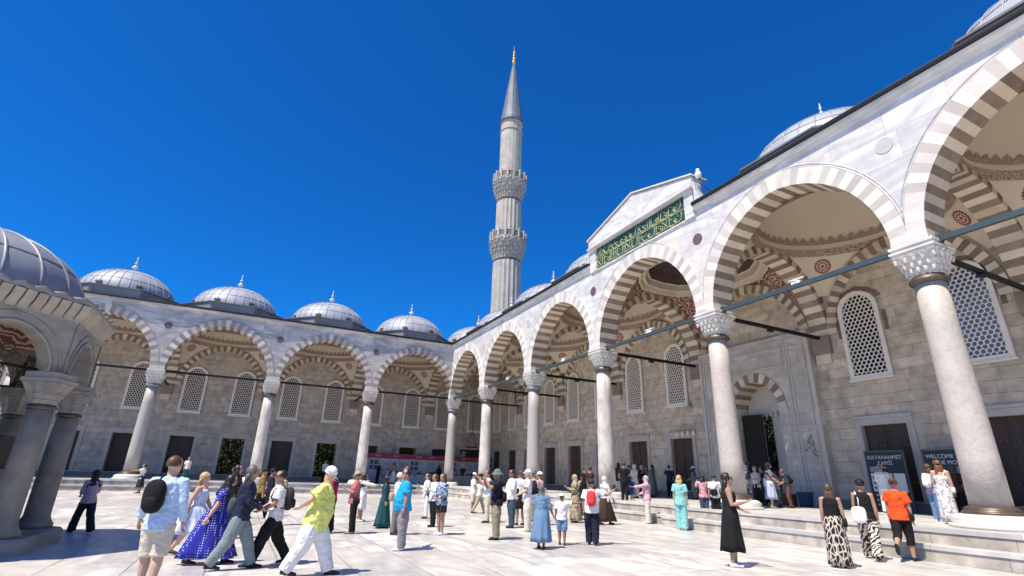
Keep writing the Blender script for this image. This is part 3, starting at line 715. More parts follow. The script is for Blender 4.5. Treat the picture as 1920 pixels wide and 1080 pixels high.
for k, s in enumerate(winB):
    window(wallB, (-7.14, -s, 6.15), PI/2*1, 'a')
    kd = 'bars' if k in (2, 4, 6) else 'dark'
    door(fB, wallB, s, .90, 1.14, 4.16, kind=kd)
DADO = mat('dark_base_course', (.17,.155,.14), .8, col2=(.24,.215,.19), nscale=1.5, bump=.3)  # darker mottled tone for the course along the wall foot
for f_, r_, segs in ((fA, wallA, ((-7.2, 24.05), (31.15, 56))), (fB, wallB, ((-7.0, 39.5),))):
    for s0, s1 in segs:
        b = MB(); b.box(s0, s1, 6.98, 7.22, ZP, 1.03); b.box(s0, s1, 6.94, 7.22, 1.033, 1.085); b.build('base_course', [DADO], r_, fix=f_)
# cut-stone borders round the two nearest windows
CUT = mat('rough_brown_brick_edge', (.15,.10,.075), .9, col2=(.24,.17,.13), nscale=4, bump=.5)
for s in (winA[-6], winA[-5]):
    c = MB(); O = win_outline(.88+.05, 4.05+.06); rr = random.Random(int(s))
    for i in range(3, len(O)-3):
        (xa, za), (xb, zb) = O[i], O[i+1]; 
        o = 1.16+rr.uniform(-.02, .06); cz = 3.2
        c.add([(s+xa, 7.17, 6.15+za), (s+xb, 7.17, 6.15+zb), (s+xb*o, 7.17, 6.15+cz+(zb-cz)*1.22), (s+xa*o, 7.17, 6.15+cz+(za-cz)*1.22)]+[(s+xa, 7.22, 6.15+za), (s+xb, 7.22, 6.15+zb), (s+xb*o, 7.22, 6.15+cz+(zb-cz)*1.22), (s+xa*o, 7.22, 6.15+cz+(za-cz)*1.22)], [(0,1,2,3),(0,1,5,4),(1,2,6,5),(2,3,7,6),(3,0,4,7)])
    for sx in (-1, 1):
        c.box(min(s+sx*.94, s+sx*1.10), max(s+sx*.94, s+sx*1.10), 7.17, 7.22, 6.15+2.0, 6.15+2.9)
    c.build('exposed_brick_edging', [CUT], wallA)

# ---------------------------------------------------------------- marble portal
PM = brick_mat('portal_marble_blocks', (.60,.54,.46), (.47,.42,.36), (.31,.28,.24), 1.5, .62, .006, 'x', .6, .25, vein=(.36,.335,.30), vscale=.9, noise=.25)
PMM = mat('portal_marble', (.57,.51,.44), .6, col2=(.44,.395,.34), nscale=1.3, nstr=.5, detail=8, bump=.15)
pt = thing('entrance_portal', 'grey marble gateway with striped round arch behind the pinkish column', 'portal', (27.6, 6.85, 0))
px = 27.62-27.6; ZA = 5.25; AH = 1.42
b = MB(); n = 24
Y0, Y1 = 0.0, .34
A_ = arc(AH+.48, .1, n, ZA)
for k in range(n):
    (xa, za), (xb, zb) = A_[k], A_[k+1]
    for Y in (Y0,): b.add([(px+xa, Y, za), (px+xb, Y, zb), (px+xb, Y, 8.7), (px+xa, Y, 8.7)], [(0, 1, 2, 3)])
for sx in (-1, 1):
    a, c = sorted((px+sx*(AH+.48), px+sx*3.5)); b.box(a, c, Y0, .36, ZP, 8.7); 
    a, c = sorted((px+sx*AH, px+sx*(AH+.48))); b.box(a, c, Y0-.02, 1.9, ZP, ZA)
    a, c = sorted((px+sx*(AH+.481), px+sx*3.5)); b.box(a, c, .37, 1.9, ZP, 8.7)
b.box(px-3.5, px+3.5, Y0-.06, .36, 8.703, 8.9)
b.build('portal_block', [PM], pt)
b = MB()      # raised mouldings of the panels
def rectmould(x0, x1, z0, z1, w=.05, y=-.05):
    b.box(x0, x1, y, .0, z0, z0+w); b.box(x0, x1, y, .0, z1-w, z1); b.box(x0, x0+w, y, .0, z0+w, z1-w); b.box(x1-w, x1, y, .0, z0+w, z1-w)
rectmould(px-2.0, px+2.0, 7.35, 8.3); rectmould(px-2.12, px+2.12, 7.22, 8.42, .04, -.03)
for sx in (-1, 1):
    x0_, x1_ = sorted((px+sx*2.35, px+sx*3.2)); rectmould(x0_, x1_, 4.3, 8.25); rectmould(x0_, x1_, 1.1, 4.05)
    xa, xb = sorted((px+sx*3.35, px+sx*3.5)); b.box(xa, xb, -.07, 0, ZP, 8.7)
    xa, xb = sorted((px+sx*2.15, px+sx*2.22)); b.box(xa, xb, -.04, 0, ZP, 8.6)
b.build('panel_moulding', [PMM], pt)
b = MB(); ring(b, lambda s, t, z: (s, t, z), px, AH, -.03, 1.9, (.46, .48), 17, 0, 1, 0, 1, z0=ZA, off=.1); b.build('portal_arch', [V_LS, V_DS], pt)
b = MB()      # niche behind the arch, stalactite band, side walls, second doorway
b.box(px-AH, px+AH, 1.2, 1.9, 5.3, 6.95); 
for k in range(9): b.lathe([(.02, 5.0), (.10, 5.12), (.15, 5.3)], px-AH+.17+k*.31, 1.25, 8, 0, False)
b.box(px-AH-.3, px-AH+.12, 1.91, 2.2, ZP, 5.3); b.box(px+AH+.01, px+AH+.3, 1.91, 3.8, ZP, 5.3); b.box(px-AH-.3, px+AH+.3, 1.91, 2.8, 5.31, 6.9)  # last box roofs the passage, added to keep skylight off the jamb
b.build('niche_wall', [PMM], pt)
b = MB(); b.box(px-AH+.03, px-.22, .62, .70, ZP+.05, 5.15, rot=.10); b.build('gate_leaf', [mat('gate_leather', (.022,.018,.015), .8, col2=(.034,.028,.023), nscale=9, spec=.1)], pt)
b = MB(); b.box(px-.05, px+.62, 1.3, 1.45, ZP+.003, 5.29); b.build('inner_jamb', [PMM], pt)
pf = MB(); pf.box(24.1, 31.1, 6.8, 14, .3, ZP-.004); tag(pf.build('portal_floor', [PLAT_T]), kind='structure')
# relief on the portal side panel
b = MB(); rr = random.Random(3)
for k in range(26):
    z = 2.9+rr.random()*1.0; wv = .30*(1-(z-2.9)/1.1)+.05
    b.ball((px+2.78+rr.uniform(-wv, wv), -.01, z), rr.uniform(.03, .06), 6, 4, 0, (1, .3, 1.3))
b.build('carved_relief', [mat('dark_carving', (.22,.21,.20), .8)], pt)

# ---------------------------------------------------------------- domes
def make_dome(name='lead_dome'):
    t = thing(name, 'x', 'dome')
    d = MB()
    ap = 3.88; N = 8
    d.lathe([(ap/math.cos(PI/8), 13.5), (ap/math.cos(PI/8), 14.30)], n=8, smooth=False, cap=False, ph=PI/8)
    d.build('drum', [LEAD_M], t)
    d = MB(); d.lathe([(ap/math.cos(PI/8)+.02, 14.29), (ap/math.cos(PI/8)+.12, 14.30), (ap/math.cos(PI/8)+.12, 14.38), (3.46, 14.56), (3.40, 14.50)], n=8, smooth=False, cap=False, ph=PI/8)
    d.build('drum_roof', [LEAD_D], t)
    d = MB(); NS = 32; M = 12; rings = []
    zb, R, Hh = 14.45, 3.40, 2.36
    for i in range(M+1):
        a = PI/2*i/M; rings.append((R*math.cos(a), zb+Hh*math.sin(a)**1.02))
    d.lathe([(R, zb-.05)]+rings[:-1]+[(.05, zb+Hh)], n=96, cap=False)
    # standing seams
    for k in range(NS):
        a = 2*PI*k/NS; pts = [((r+.012)*math.cos(a), (r+.012)*math.sin(a), z+.012) for r, z in rings if r > .35]
        d.path(pts, .024, 4)
    for fz in (3, 6):
        r, z = rings[fz]; pts = [((r+.01)*math.cos(2*PI*j/64), (r+.01)*math.sin(2*PI*j/64), z+.01) for j in range(65)]; d.path(pts, .016, 4)
    d.build('dome_shell', [LEAD], t)
    for k in range(8):
        v = MB(); a = 2*PI*(k+.5)/8; cx_, cy_ = 3.36*math.cos(a), 3.36*math.sin(a)
        v.box(cx_-.12, cx_+.12, cy_-.22, cy_+.22, 14.74, 14.88, 0, a, (cx_, cy_))
        v.build('vent_cap', [LEAD_D], t)
    fl = MB(); z = zb+Hh-.02
    fl.lathe([(r_*1.35, z+(z_-z)*1.0) for r_, z_ in [(.34, z-.03), (.16, z+.10), (.07, z+.22), (.06, z+.34), (.15, z+.42), (.19, z+.50), (.14, z+.60), (.05, z+.68), (.04, z+.80), (.10, z+.88), (.10, z+.93), (.03, z+1.0), (.025, z+1.15), (.06, z+1.22), (.02, z+1.30), (.012, z+1.5)]], n=12)
    fl.build('finial', [PLINTH], t)
    return t
proto = make_dome(); first = True
def put_dome(x, y, label, group):
    global first
    o = proto if first else copy_tree(proto); first = False
    o.location = (x, y, 0); o['label'] = label; o['group'] = group
labsB = ['lead dome over the shaded arcade nearest the corner', 'lead dome over the shaded arcade, second from the corner', 'lead dome over the shaded arcade, third from the corner', 'large lead dome just right of the kiosk dome', 'lead dome hidden behind the kiosk']
for i in range(1, len(XB)-1): put_dome(-3.6, -(XB[i]+XB[i+1])/2, labsB[i-1], 'domes over the shaded arcade')
put_dome(-3.5, 3.6, 'small-looking lead dome right above the corner where the roofs meet', 'domes over the sunlit arcade')
labsA = ['lead dome in front of the minaret foot, left one', 'lead dome beside the minaret foot, right one', 'lead dome just left of the pediment', 'lead dome hidden right behind the pediment', 'lead dome right of the pediment with its finial against the sky', 'lead dome cut by the top right corner', 'lead dome out of view at right']
for i in range(1, len(XA)-1):
    put_dome((XA[i]+XA[i+1])/2, 3.95, labsA[i-1], 'domes over the sunlit arcade')

# ---------------------------------------------------------------- minaret
mt_ = thing('minaret', 'tall fluted stone minaret with two balconies and a pointed lead spire', 'minaret', (-9.5, 9.7, 0))
def flute(b, z0, z1, r0, r1, n=20, step=1):
    N = n*4; rings = []
    for z, r in ((z0, r0), (z1, r1)):
        rr = []
        for j in range(N):
            a = 2*PI*j/N; k = j % 4; rr.append((r*(1.035 if k == 0 else .985 if k in (1, 3) else .965)*math.cos(a), r*(1.035 if k == 0 else .985 if k in (1, 3) else .965)*math.sin(a), z))
        rings.append(rr)
    b.loft(rings, 0, False)
b = MB(); b.box(-2.6, 2.6, -2.6, 2.6, 0, 14.0); flute(b, 14, 28.0, 1.88, 1.80); flute(b, 31, 37.0, 1.70, 1.66)
b.lathe([(1.57, 40), (1.55, 49.9), (1.62, 50.0), (1.62, 50.3)], n=20, smooth=False)
b.lathe([(1.60, 48.6), (1.66, 48.65), (1.66, 48.75), (1.6, 48.8)], n=20, smooth=False)
b.build('shaft', [MIN_S], mt_)
DKG = mat('dark_railing_hollow', (.16,.155,.15), .9)
for zt, r0, R in ((32.2, 1.80, 2.42), (41.3, 1.66, 2.30)):
    b = MB(); rings = []; N = 64; z0 = zt-4.0+.0
    z0 = zt-3.9
    for i, (z, r) in enumerate(((z0, r0), (z0+.45, r0+.08), (z0+.47, r0+.02), (z0+.95, r0+.26), (z0+.97, r0+.18), (z0+1.5, r0+.42), (z0+1.52, r0+.34), (z0+2.1, R-.02), (z0+2.12, R-.08), (z0+2.45, R+.02), (z0+2.6, R+.05), (z0+2.75, R))):
        rings.append([(r*(1+(.05 if i % 2 else .012)*math.cos(16*(2*PI*j/N)+(0 if (i//2) % 2 else PI)))*math.cos(2*PI*j/N), r*(1+(.05 if i % 2 else .012)*math.cos(16*(2*PI*j/N)+(0 if (i//2) % 2 else PI)))*math.sin(2*PI*j/N), z) for j in range(N)])
    b.loft(rings, 0, False)
    for q in range(3):
        for j in range(16):
            a = 2*PI*(j+.5*q)/16; r = r0+.10+q*.2; zz = z0+.55+q*.55; b.lathe([(.02, zz-.38), (.09, zz-.2), (.13, zz+.05)], r*math.cos(a), r*math.sin(a), 6, 0, False)
    bo = b.build('balcony', [MIN_S], mt_)
    c = MB(); zr = z0+2.75; NP = 16
    for j in range(NP):
        a = 2*PI*(j+.5)/NP; c.box(R*math.cos(a)-.09, R*math.cos(a)+.09, R*math.sin(a)-.12, R*math.sin(a)+.12, zr, zr+1.15, 0, a, (R*math.cos(a), R*math.sin(a)))
        c.ball((R*math.cos(a), R*math.sin(a), zr+1.2), .12, 6, 5)
        a2 = a+2*PI/NP; P0 = Vector((R*math.cos(a), R*math.sin(a), 0))*.985; P1 = Vector((R*math.cos(a2), R*math.sin(a2), 0))*.985
        for za, zb_, mi in ((zr, zr+.16, 0), (zr+.92, zr+1.05, 0), (zr+.16, zr+.92, 1)):
            k = 1.0 if mi == 0 else .985
            c.add([P0*k+Vector((0, 0, za)), P1*k+Vector((0, 0, za)), P1*k+Vector((0, 0, zb_)), P0*k+Vector((0, 0, zb_)), P0*.97+Vector((0, 0, za)), P1*.97+Vector((0, 0, za)), P1*.97+Vector((0, 0, zb_)), P0*.97+Vector((0, 0, zb_))], [(0,1,2,3),(4,5,6,7),(3,2,6,7),(0,1,5,4)], mi)
    c.build('railing', [MIN_S, MAT_RAIL], bo) if False else c.build('railing', [MIN_S, DKG], bo)
b = MB(); b.lathe([(1.78, 50.25), (1.80, 50.35), (1.55, 51.2), (1.22, 53.6), (.80, 57.0), (.40, 59.8), (.16, 61.5), (.10, 61.7)], n=32, smooth=True)
for k in range(16):
    a = 2*PI*k/16; b.path([(r*math.cos(a), r*math.sin(a), z) for r, z in ((1.80, 50.4), (1.56, 51.2), (1.23, 53.6), (.81, 57.0), (.41, 59.8), (.17, 61.5))], .03, 4)
b.build('spire', [mat('spire_lead', (.10,.125,.17), .6, .1, col2=(.15,.18,.23), nscale=.8)], mt_)
b = MB()
for z, r in ((62.0, .30), (62.6, .27), (63.15, .24), (63.65, .2), (64.1, .15)): b.ball((0, 0, z), r, 12, 8, 0, (1, 1, 1.0))
b.tube((0, 0, 61.5), (0, 0, 65.2), .05)
b.build('gilded_finial', [GOLD], mt_)
# ================================================================ fountain kiosk
fk = thing('fountain_kiosk', 'domed octagonal marble fountain kiosk in shade at the left edge', 'fountain', (31.85, -23.25, 0))
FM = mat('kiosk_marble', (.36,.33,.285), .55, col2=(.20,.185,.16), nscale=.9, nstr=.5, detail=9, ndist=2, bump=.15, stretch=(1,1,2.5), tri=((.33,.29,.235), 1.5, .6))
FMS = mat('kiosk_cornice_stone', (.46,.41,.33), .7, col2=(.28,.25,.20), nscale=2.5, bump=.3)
HX = lambda R, z, ph=PI/8: [(R*math.cos(PI/4*k+ph), R*math.sin(PI/4*k+ph), z) for k in range(8)]
RC = 2.6
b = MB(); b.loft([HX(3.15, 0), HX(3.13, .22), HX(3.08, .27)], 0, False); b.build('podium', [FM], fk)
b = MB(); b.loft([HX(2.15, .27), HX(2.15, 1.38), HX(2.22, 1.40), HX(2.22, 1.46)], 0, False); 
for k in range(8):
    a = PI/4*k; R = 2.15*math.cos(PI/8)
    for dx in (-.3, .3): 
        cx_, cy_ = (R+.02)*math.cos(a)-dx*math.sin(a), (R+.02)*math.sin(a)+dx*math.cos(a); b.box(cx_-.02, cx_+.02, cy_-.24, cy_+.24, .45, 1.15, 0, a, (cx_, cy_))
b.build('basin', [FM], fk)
b = MB(); b.loft([HX(2.05, 1.46), HX(2.05, 2.1)], 0, False); b.build('lattice_band', [mat('dark_metal_lattice', (.03,.03,.028), .6)], fk)
kc = MB()
for k in range(8):
    a = PI/8+PI/4*k; cx_, cy_ = RC*math.cos(a), RC*math.sin(a)
    c = MB(); c.lathe([(.33, .27), (.33, .35), (.27, .43), (.245, .50), (.235, .52), (.230, 1.5), (.215, 2.62)], cx_, cy_, 20); c.build('kiosk_column', [COLM['dark']], fk)
    c = MB(); c.lathe([(.215, 2.58), (.25, 2.61), (.25, 2.66), (.215, 2.70)], cx_, cy_, 20, 0); c.build('collar', [BRONZE], fk)
    c = MB(); rings = []
    for i, (z, r) in enumerate(((2.69, .21), (2.78, .235), (2.79, .22), (2.90, .26), (2.91, .245), (3.04, .29), (3.05, .29), (3.12, .30))):
        q = i/7; rr = []
        for j in range(32):
            b_ = 2*PI*j/32; s_ = 1/max(abs(math.cos(b_)), abs(math.sin(b_))); s_ = 1+(s_-1)*q*.8; md = 1+(.08 if i % 2 else .02)*math.cos(8*b_)
            x, y = r*s_*md*math.cos(b_), r*s_*md*math.sin(b_); rr.append((cx_+x*math.cos(a)-y*math.sin(a), cy_+x*math.sin(a)+y*math.cos(a), z))
        rings.append(rr)
    c.loft(rings, 0, False); c.box(cx_-.33, cx_+.33, cy_-.33, cy_+.33, 3.123, 3.20, 0, a, (cx_, cy_)); c.box(cx_-.29, cx_+.29, cy_-.29, cy_+.29, 3.203, 3.32, 0, a, (cx_, cy_)); c.build('capital', [FM], fk)
for k in range(8):       # eight faces, each with a round arch
    a = PI/4*k; ap = RC*math.cos(PI/8); n = 20
    ca, sa = math.cos(a), math.sin(a)
    ff = lambda u, t, z: ((ap+t)*ca-u*sa, (ap+t)*sa+u*ca, z)
    fw = MB(); A = arc(.75, .06, n, 3.32)
    HB = 1.0
    for i in range(n):
        for t in (.17, -.15):
            (xa, za), (xb, zb) = A[i], A[i+1]
            fw.add([ff(xa, t, za), ff(xb, t, zb), ff(xb*HB/.75 if i not in (-1,) else xb, t, 4.55), ff(xa*HB/.75, t, 4.55)], [(0, 1, 2, 3)])
        fw.add([ff(A[i][0], .17, A[i][1]), ff(A[i+1][0], .17, A[i+1][1]), ff(A[i+1][0], -.15, A[i+1][1]), ff(A[i][0], -.15, A[i][1])], [(0, 1, 2, 3)])
    fw.add([ff(-.75, .17, 3.32), ff(-HB-.1, .17, 3.32), ff(-HB-.1, .17, 4.55), ff(-HB, .17, 4.55)], [(0, 1, 2, 3)]); fw.add([ff(.75, .17, 3.32), ff(HB+.1, .17, 3.32), ff(HB+.1, .17, 4.55), ff(HB, .17, 4.55)], [(0, 1, 2, 3)])
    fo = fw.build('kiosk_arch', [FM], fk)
    mo = MB()
    for th_, rad in ((.05, .035), (.22, .018)):
        mo.path([ff(x, .18, z) for x, z in arc(.75, .06, n, 3.32, th_)], rad, 5)
    mo.build('arch_moulding', [FM], fo)
    gr = MB(); rr = random.Random(k)
    for q in range(30):     # pierced foliage in the arch head of the inner ring
        x = rr.uniform(-.6, .6); z = 3.32+rr.uniform(0, .6)
        if x*x+(z-3.32)**2 < .42: gr.path([ff(x+.09*math.cos(v)*(1+.2*v), -.5, z+.09*math.sin(v)*(1+.2*v)) for v in (0, .8, 1.6, 2.4, 3.2, 4.0)], .016, 4)
    gr.build('foliage_tracery', [mat('brown_tracery', (.10,.075,.06), .8)], fo)
    tb = MB(); tb.tube(ff(-.7, 0, 3.36), ff(.7, 0, 3.36), .03, 6); tb.build('tie_rod', [IRON], fo)
b = MB(); b.loft([HX(2.3, 4.50), HX(2.56, 4.52), HX(2.56, 4.60)], 0, False, False)
for k in range(8):       # corbel row under the eaves
    a = PI/4*k; ca, sa = math.cos(a), math.sin(a)
    for j in range(11):
        u = -1.03+j*.206; R = RC*math.cos(PI/8)+.05
        b.loft([[(R*ca-(u+x)*sa+(y)*ca, R*sa+(u+x)*ca+y*sa, z) for x, y in ((-.085, 0), (.085, 0), (.085, d), (-.085, d))] for z, d in ((4.36, .10), (4.5, .14), (4.62, .24), (4.77, .30))], 0, False)
b.build('corbel_course', [FMS], fk)
b = MB(); N = 96; prof = []
def hexr(a, R): 
    d = ((a+PI/8) % (PI/4))-PI/8; return R*math.cos(PI/8)/math.cos(d)
rings = []
for R, z, wv in ((2.45, 4.74, 0), (2.96, 4.78, .02), (3.0, 4.83, .045), (2.98, 4.88, .045), (2.5, 4.97, .0), (2.2, 5.0, 0)):
    rings.append([((hexr(2*PI*j/N, R))*math.cos(2*PI*j/N), hexr(2*PI*j/N, R)*math.sin(2*PI*j/N), z+(wv if j % 2 else -wv*.6)) for j in range(N)])
b.loft(rings, 0, False, False); b.build('eave', [LEAD_M], fk)
b = MB(); zb = 4.98; M = 12
KL = mat('kiosk_lead', (.15,.165,.195), .5, .2, col2=(.27,.29,.33), nscale=1.2, nstr=.5, bump=.15, bscale=4)
pr = [(2.22*math.cos(PI/2*i/M), zb+1.5*math.sin(PI/2*i/M)) for i in range(M)]+[(.04, zb+1.5)]
b.lathe([(2.22, zb-.05)]+pr, n=72)
for k in range(20):
    a = 2*PI*k/20; b.path([((r+.008)*math.cos(a), (r+.008)*math.sin(a), z+.008) for r, z in pr[:-1]], .035, 5)
b.path([((pr[4][0]+.01)*math.cos(2*PI*j/48), (pr[4][0]+.01)*math.sin(2*PI*j/48), pr[4][1]) for j in range(49)], .012, 4)
b.lathe([(.2, zb+1.46), (.1, zb+1.55), (.05, zb+1.62), (.08, zb+1.68), (.03, zb+1.74), (.02, zb+1.85)], n=10)
b.build('dome_shell', [KL], fk)
b = MB(); b.lathe([(2.12, 4.2), (2.0, 4.6), (1.4, 5.3), (.6, 5.75), (.02, 5.85)], n=24, cap=False); b.build('inner_vault', [PAINT_F], fk)

# ================================================================ hanging lamp, wall lamp
t = thing('hanging_lamp', 'black iron hanging ring lamp on chains in the corner bay', 'lamp', (-3.6, 3.6, 4.0))
b = MB(); b.path([(1.1*math.cos(2*PI*j/24), 1.1*math.sin(2*PI*j/24), 0) for j in range(25)], .06, 6); b.path([(.6*math.cos(2*PI*j/24), .6*math.sin(2*PI*j/24), .35) for j in range(25)], .04, 6); b.build('ring', [IRON], t)
b = MB()
for k in range(8): b.lathe([(.03, -.34), (.09, -.28), (.10, -.1), (.05, -.02)], 1.1*math.cos(PI/4*k), 1.1*math.sin(PI/4*k), 8)
b.build('glass_cups', [BLACK], t)
b = MB()
for k in range(6):
    a = PI/3*k; b.tube((1.1*math.cos(a), 1.1*math.sin(a), 0), (0, 0, 1.9), .018, 4)
b.tube((0, 0, 1.9), (0, 0, 8.2), .022, 5); b.build('chain', [IRON], t)
t = thing('wall_lamp', 'brass wall lamp on a curved bracket left of the portal', 'lamp', (22.95, 7.18, 4.5))
b = MB(); b.path([(-.1, 0, 1.6), (-.15, -.25, 1.5), (-.35, -.4, 1.1), (-.65, -.4, .6), (-.75, -.4, .25), (-.55, -.4, .1)], .03, 5); b.box(-.16, -.04, -.03, .02, 1.4, 1.8); b.path([(-1.2, -.4, .1), (.4, -.4, .1)], .025, 5); b.build('bracket', [BRASS], t)
b = MB()
for k in range(4): b.lathe([(.02, -.3), (.09, -.2), (.10, -.05), (.04, .06)], -1.1+k*.45, -.4, 8)
b.build('lamp_cups', [GRILLE], t)

# ================================================================ exhibition stand along the end wall
t = thing('exhibition_stand', 'long white exhibition stand with crimson top band against the end wall', 'exhibition stand', (-5.6, 0, ZP))
PW = mat('poster_white', (.40,.41,.44), .6); PC = mat('crimson_band', (.28,.03,.055), .6)
PD = mat('poster_dark', (.07,.07,.09), .6); PB_ = mat('poster_blue_grey', (.17,.20,.27), .6); PO = mat('poster_ochre', (.32,.25,.14), .6)
b = MB(); b.box(-.06, .06, -6.3, 6.7, 0, 2.26); b.build('panel_wall', [PW], t)
b = MB(); b.box(-.10, .10, -6.35, 6.75, 2.263, 2.72); 
b.build('crimson_band', [PC], t)
for y in (-5.3, -3.5, -1.2, .2, 2.0, 3.6, 5.3):
    text_obj('band_lettering', random.choice(['Ottoman', 'Istanbul', 'Sergi']) if False else 'SERGI', .22, (.105, y, 2.5), (PI/2, 0, PI/2), PW, t)
rr = random.Random(5)
for k in range(13):
    y = -6.1+k; b = MB(); b.box(.062, .075, y-.02, y+.02, 0, 2.26); b.build('panel_joint', [PD], t)
    kind_ = k % 4; b = MB()
    if kind_ == 0:
        for zz in (1.25, 1.72): b.box(.062, .085, y+.12, y+.42, zz, zz+.38); b.box(.062, .085, y+.52, y+.85, zz, zz+.38)
        m_ = PD
    elif kind_ == 1:
        for q in range(9): u, v = rr.uniform(.12, .8), rr.uniform(1.1, 2.0); b.ball((.07, y+u, v), rr.uniform(.04, .10), 7, 4, 0, (.2, 1, .8))
        m_ = PB_
    elif kind_ == 2:
        for q in range(6): b.box(.062, .08, y+.18, y+rr.uniform(.6, .85), 1.95-q*.11, 1.98-q*.11)
        b.box(.062, .08, y+.1, y+.9, .75, 1.15); m_ = PD
    else:
        b.box(.062, .085, y+.15, y+.45, 1.5, 2.0); b.box(.062, .085, y+.55, y+.85, 1.4, 1.9); m_ = PO
    b.build('poster', [m_], t)
t = thing('display_table', 'long table draped in printed white cloth in front of the exhibition stand', 'table', (-4.6, 0, ZP))
b = MB(); b.box(-.4, .4, -5.6, 5.8, .04, .86); 
b.build('table_cloth', [pattern_mat('printed_table_cloth', 'blots', (.12,.14,.22), (.42,.43,.47), 1.6, .42)], t)
rr = random.Random(9); gcol = [('dark', PD), ('blue grey', PB_), ('ochre', PO)]
for k in range(9):
    y = -5.2+k*1.28; s_ = .12+.02*k; cn, cm = gcol[k % 3]; b = MB(); hh = .08+.03*((k*5) % 6); b.box(-.12, .12, -s_, s_, 0, hh); b.box(-.135, .135, -s_-.012, s_+.012, hh+.001, hh+.03)
    tag(b.build('goods_box', [cm], loc=(-4.6, y, ZP+.863)), ['leftmost', 'second', 'third', 'fourth', 'middle', 'sixth', 'seventh', 'eighth', 'rightmost'][k]+' of nine small boxes in a row on the display table, '+cn, 'box', 'boxes on the display table')
# picture stand on easel by the wall
t = thing('easel_board', 'small dark easel board standing by the wall near the third column', 'easel', (7.9, 4.9, ZP))
b = MB(); b.box(-.55, .55, -.03, .03, .5, 1.9); b.build('board', [PD], t); b = MB(); b.box(-.5, .5, -.04, -.031, .55, 1.85); b.build('poster', [PB_], t)
for s in (-1, 1): b = MB(); b.tube((s*.45, 0, 1.9), (s*.55, -.15, 0), .02); b.build('leg', [WOOD], t)

# ================================================================ visitor signs
SGD = mat('sign_dark_slate', (.018,.022,.028), .4); SGW = mat('sign_white_print', (.60,.61,.62), .6); SGM = mat('sign_mid_grey', (.22,.24,.27), .6); SFR = mat('sign_frame_metal', (.10,.105,.11), .4, .5)
def sign(loc, wd, ht, lines, label, left):
    t = thing('visitor_sign', label, 'sign', loc, 0, 'dark visitor signs')
    b = MB(); b.box(0, wd, -.03, .03, .12, ht); b.build('sign_board', [SGD], t)
    b = MB(); b.box(-.05, 0, -.05, .05, 0, ht+.05); b.box(wd, wd+.05, -.05, .05, 0, ht+.05); b.box(0, wd, -.05, .05, ht, ht+.05); b.box(0, wd, -.05, .05, .07, .12); b.build('sign_frame', [SFR], t)
    for k, l in enumerate(lines): text_obj('lettering', l, .20, (wd/2, -.036, ht-.22-k*.22), (PI/2, 0, 0), SGW, t, .002, sx=.95, bold=0.0)
    b = MB(); BB = MB
    if left:
        b.box(.07, wd*.62, -.036, -.031, .75, 1.45); b.box(.07, wd*.5, -.036, -.031, 1.5, ht-.58, 1); b.ball((wd*.42, -.034, ht-.75), .13, 10, 6, 2, (1, .1, 1))
        b.box(wd*.66, wd-.07, -.036, -.031, .75, 1.45)
        for q in range(3): b.box(.12, wd*.5, -.040, -.0365, .85+q*.2, .92+q*.2, 2)
    else:
        b.box(wd*.55, wd-.07, -.036, -.031, .7, ht-.58, 1); b.box(.07, wd*.5, -.036, -.031, .7, 1.4)
    for q in range(2):
        for r_ in range(3): b.ball((.16+q*.2, -.034, .25+r_*.18), .05, 8, 5, 0, (1, .1, 1))
    b.build('printed_panels', [SGW, SGM, SGD], t)
    return t
sign((33.02, 6.45, ZP), 1.42, 2.28, ['SULTANAHMET', 'CAMİİ'], 'tall dark visitor sign reading SULTANAHMET CAMİİ by the shuttered door', True)
sign((35.18, 6.45, ZP), 1.75, 2.28, ['WELCOME TO THE', 'BLUE MOSQUE'], 'dark visitor sign headed WELCOME TO THE BLUE MOSQUE, partly behind the big column', False)
t = thing('recycling_bin', 'low blue plastic bin beside the portal jamb', 'bin', (30.35, 5.9, ZP), .1)
BLU = mat('blue_bin_plastic', (.012,.045,.10), .5)
b = MB(); b.loft([[(x, y, z) for x, y in ((-.26*k, -.2*k), (.26*k, -.2*k), (.26*k, .2*k), (-.26*k, .2*k))] for z, k in ((0, .85), (.55, 1.0))], 0, False); b.build('bin_body', [BLU], t)
b = MB(); b.box(-.29, .29, -.23, .23, .553, .62); b.build('rim', [BLU], t)
b = MB(); b.box(30.0, 30.06, 0, .01, 0, .01)
t = thing('cardboard_box', 'brown cardboard box behind the seated visitor by the portal', 'box', (29.55, 5.9, ZP), .2)
CB_ = mat('cardboard', (.12,.075,.045), .9); b = MB(); b.box(-.25, .25, -.2, .2, 0, .5); b.build('box_body', [CB_], t); b = MB(); b.box(-.25, -.01, -.21, .21, .503, .515); b.box(.01, .25, -.21, .21, .503, .515); b.build('flaps', [CB_], t)
t = thing('wall_plaque', 'small framed notice on the third sunlit wall bay', 'notice', (13.0, 7.17, 2.3))
b = MB(); b.box(-.25, .25, -.02, .02, -.35, .35); b.build('plate', [FRAME_M], t)
# cctv camera beside the pediment
t = thing('security_camera', 'white security camera at the right end of the pediment', 'camera', (32.05, -.5, 15.0))
b = MB(); b.ball((0, 0, 0), .16, 10, 8, 0, (1, 1, 1.2)); b.tube((0, 0, .1), (0, 0, .3), .08); b.build('camera_body', [WHITE], t)
b = MB(); b.path([(-.35, .1, .05), (-.1, .05, .3), (0, 0, .3)], .035); b.path([(0, 0, -.1), (.1, .1, -.6), (.6, .3, -1.3)], .03); b.build('bracket', [BLACK], t)

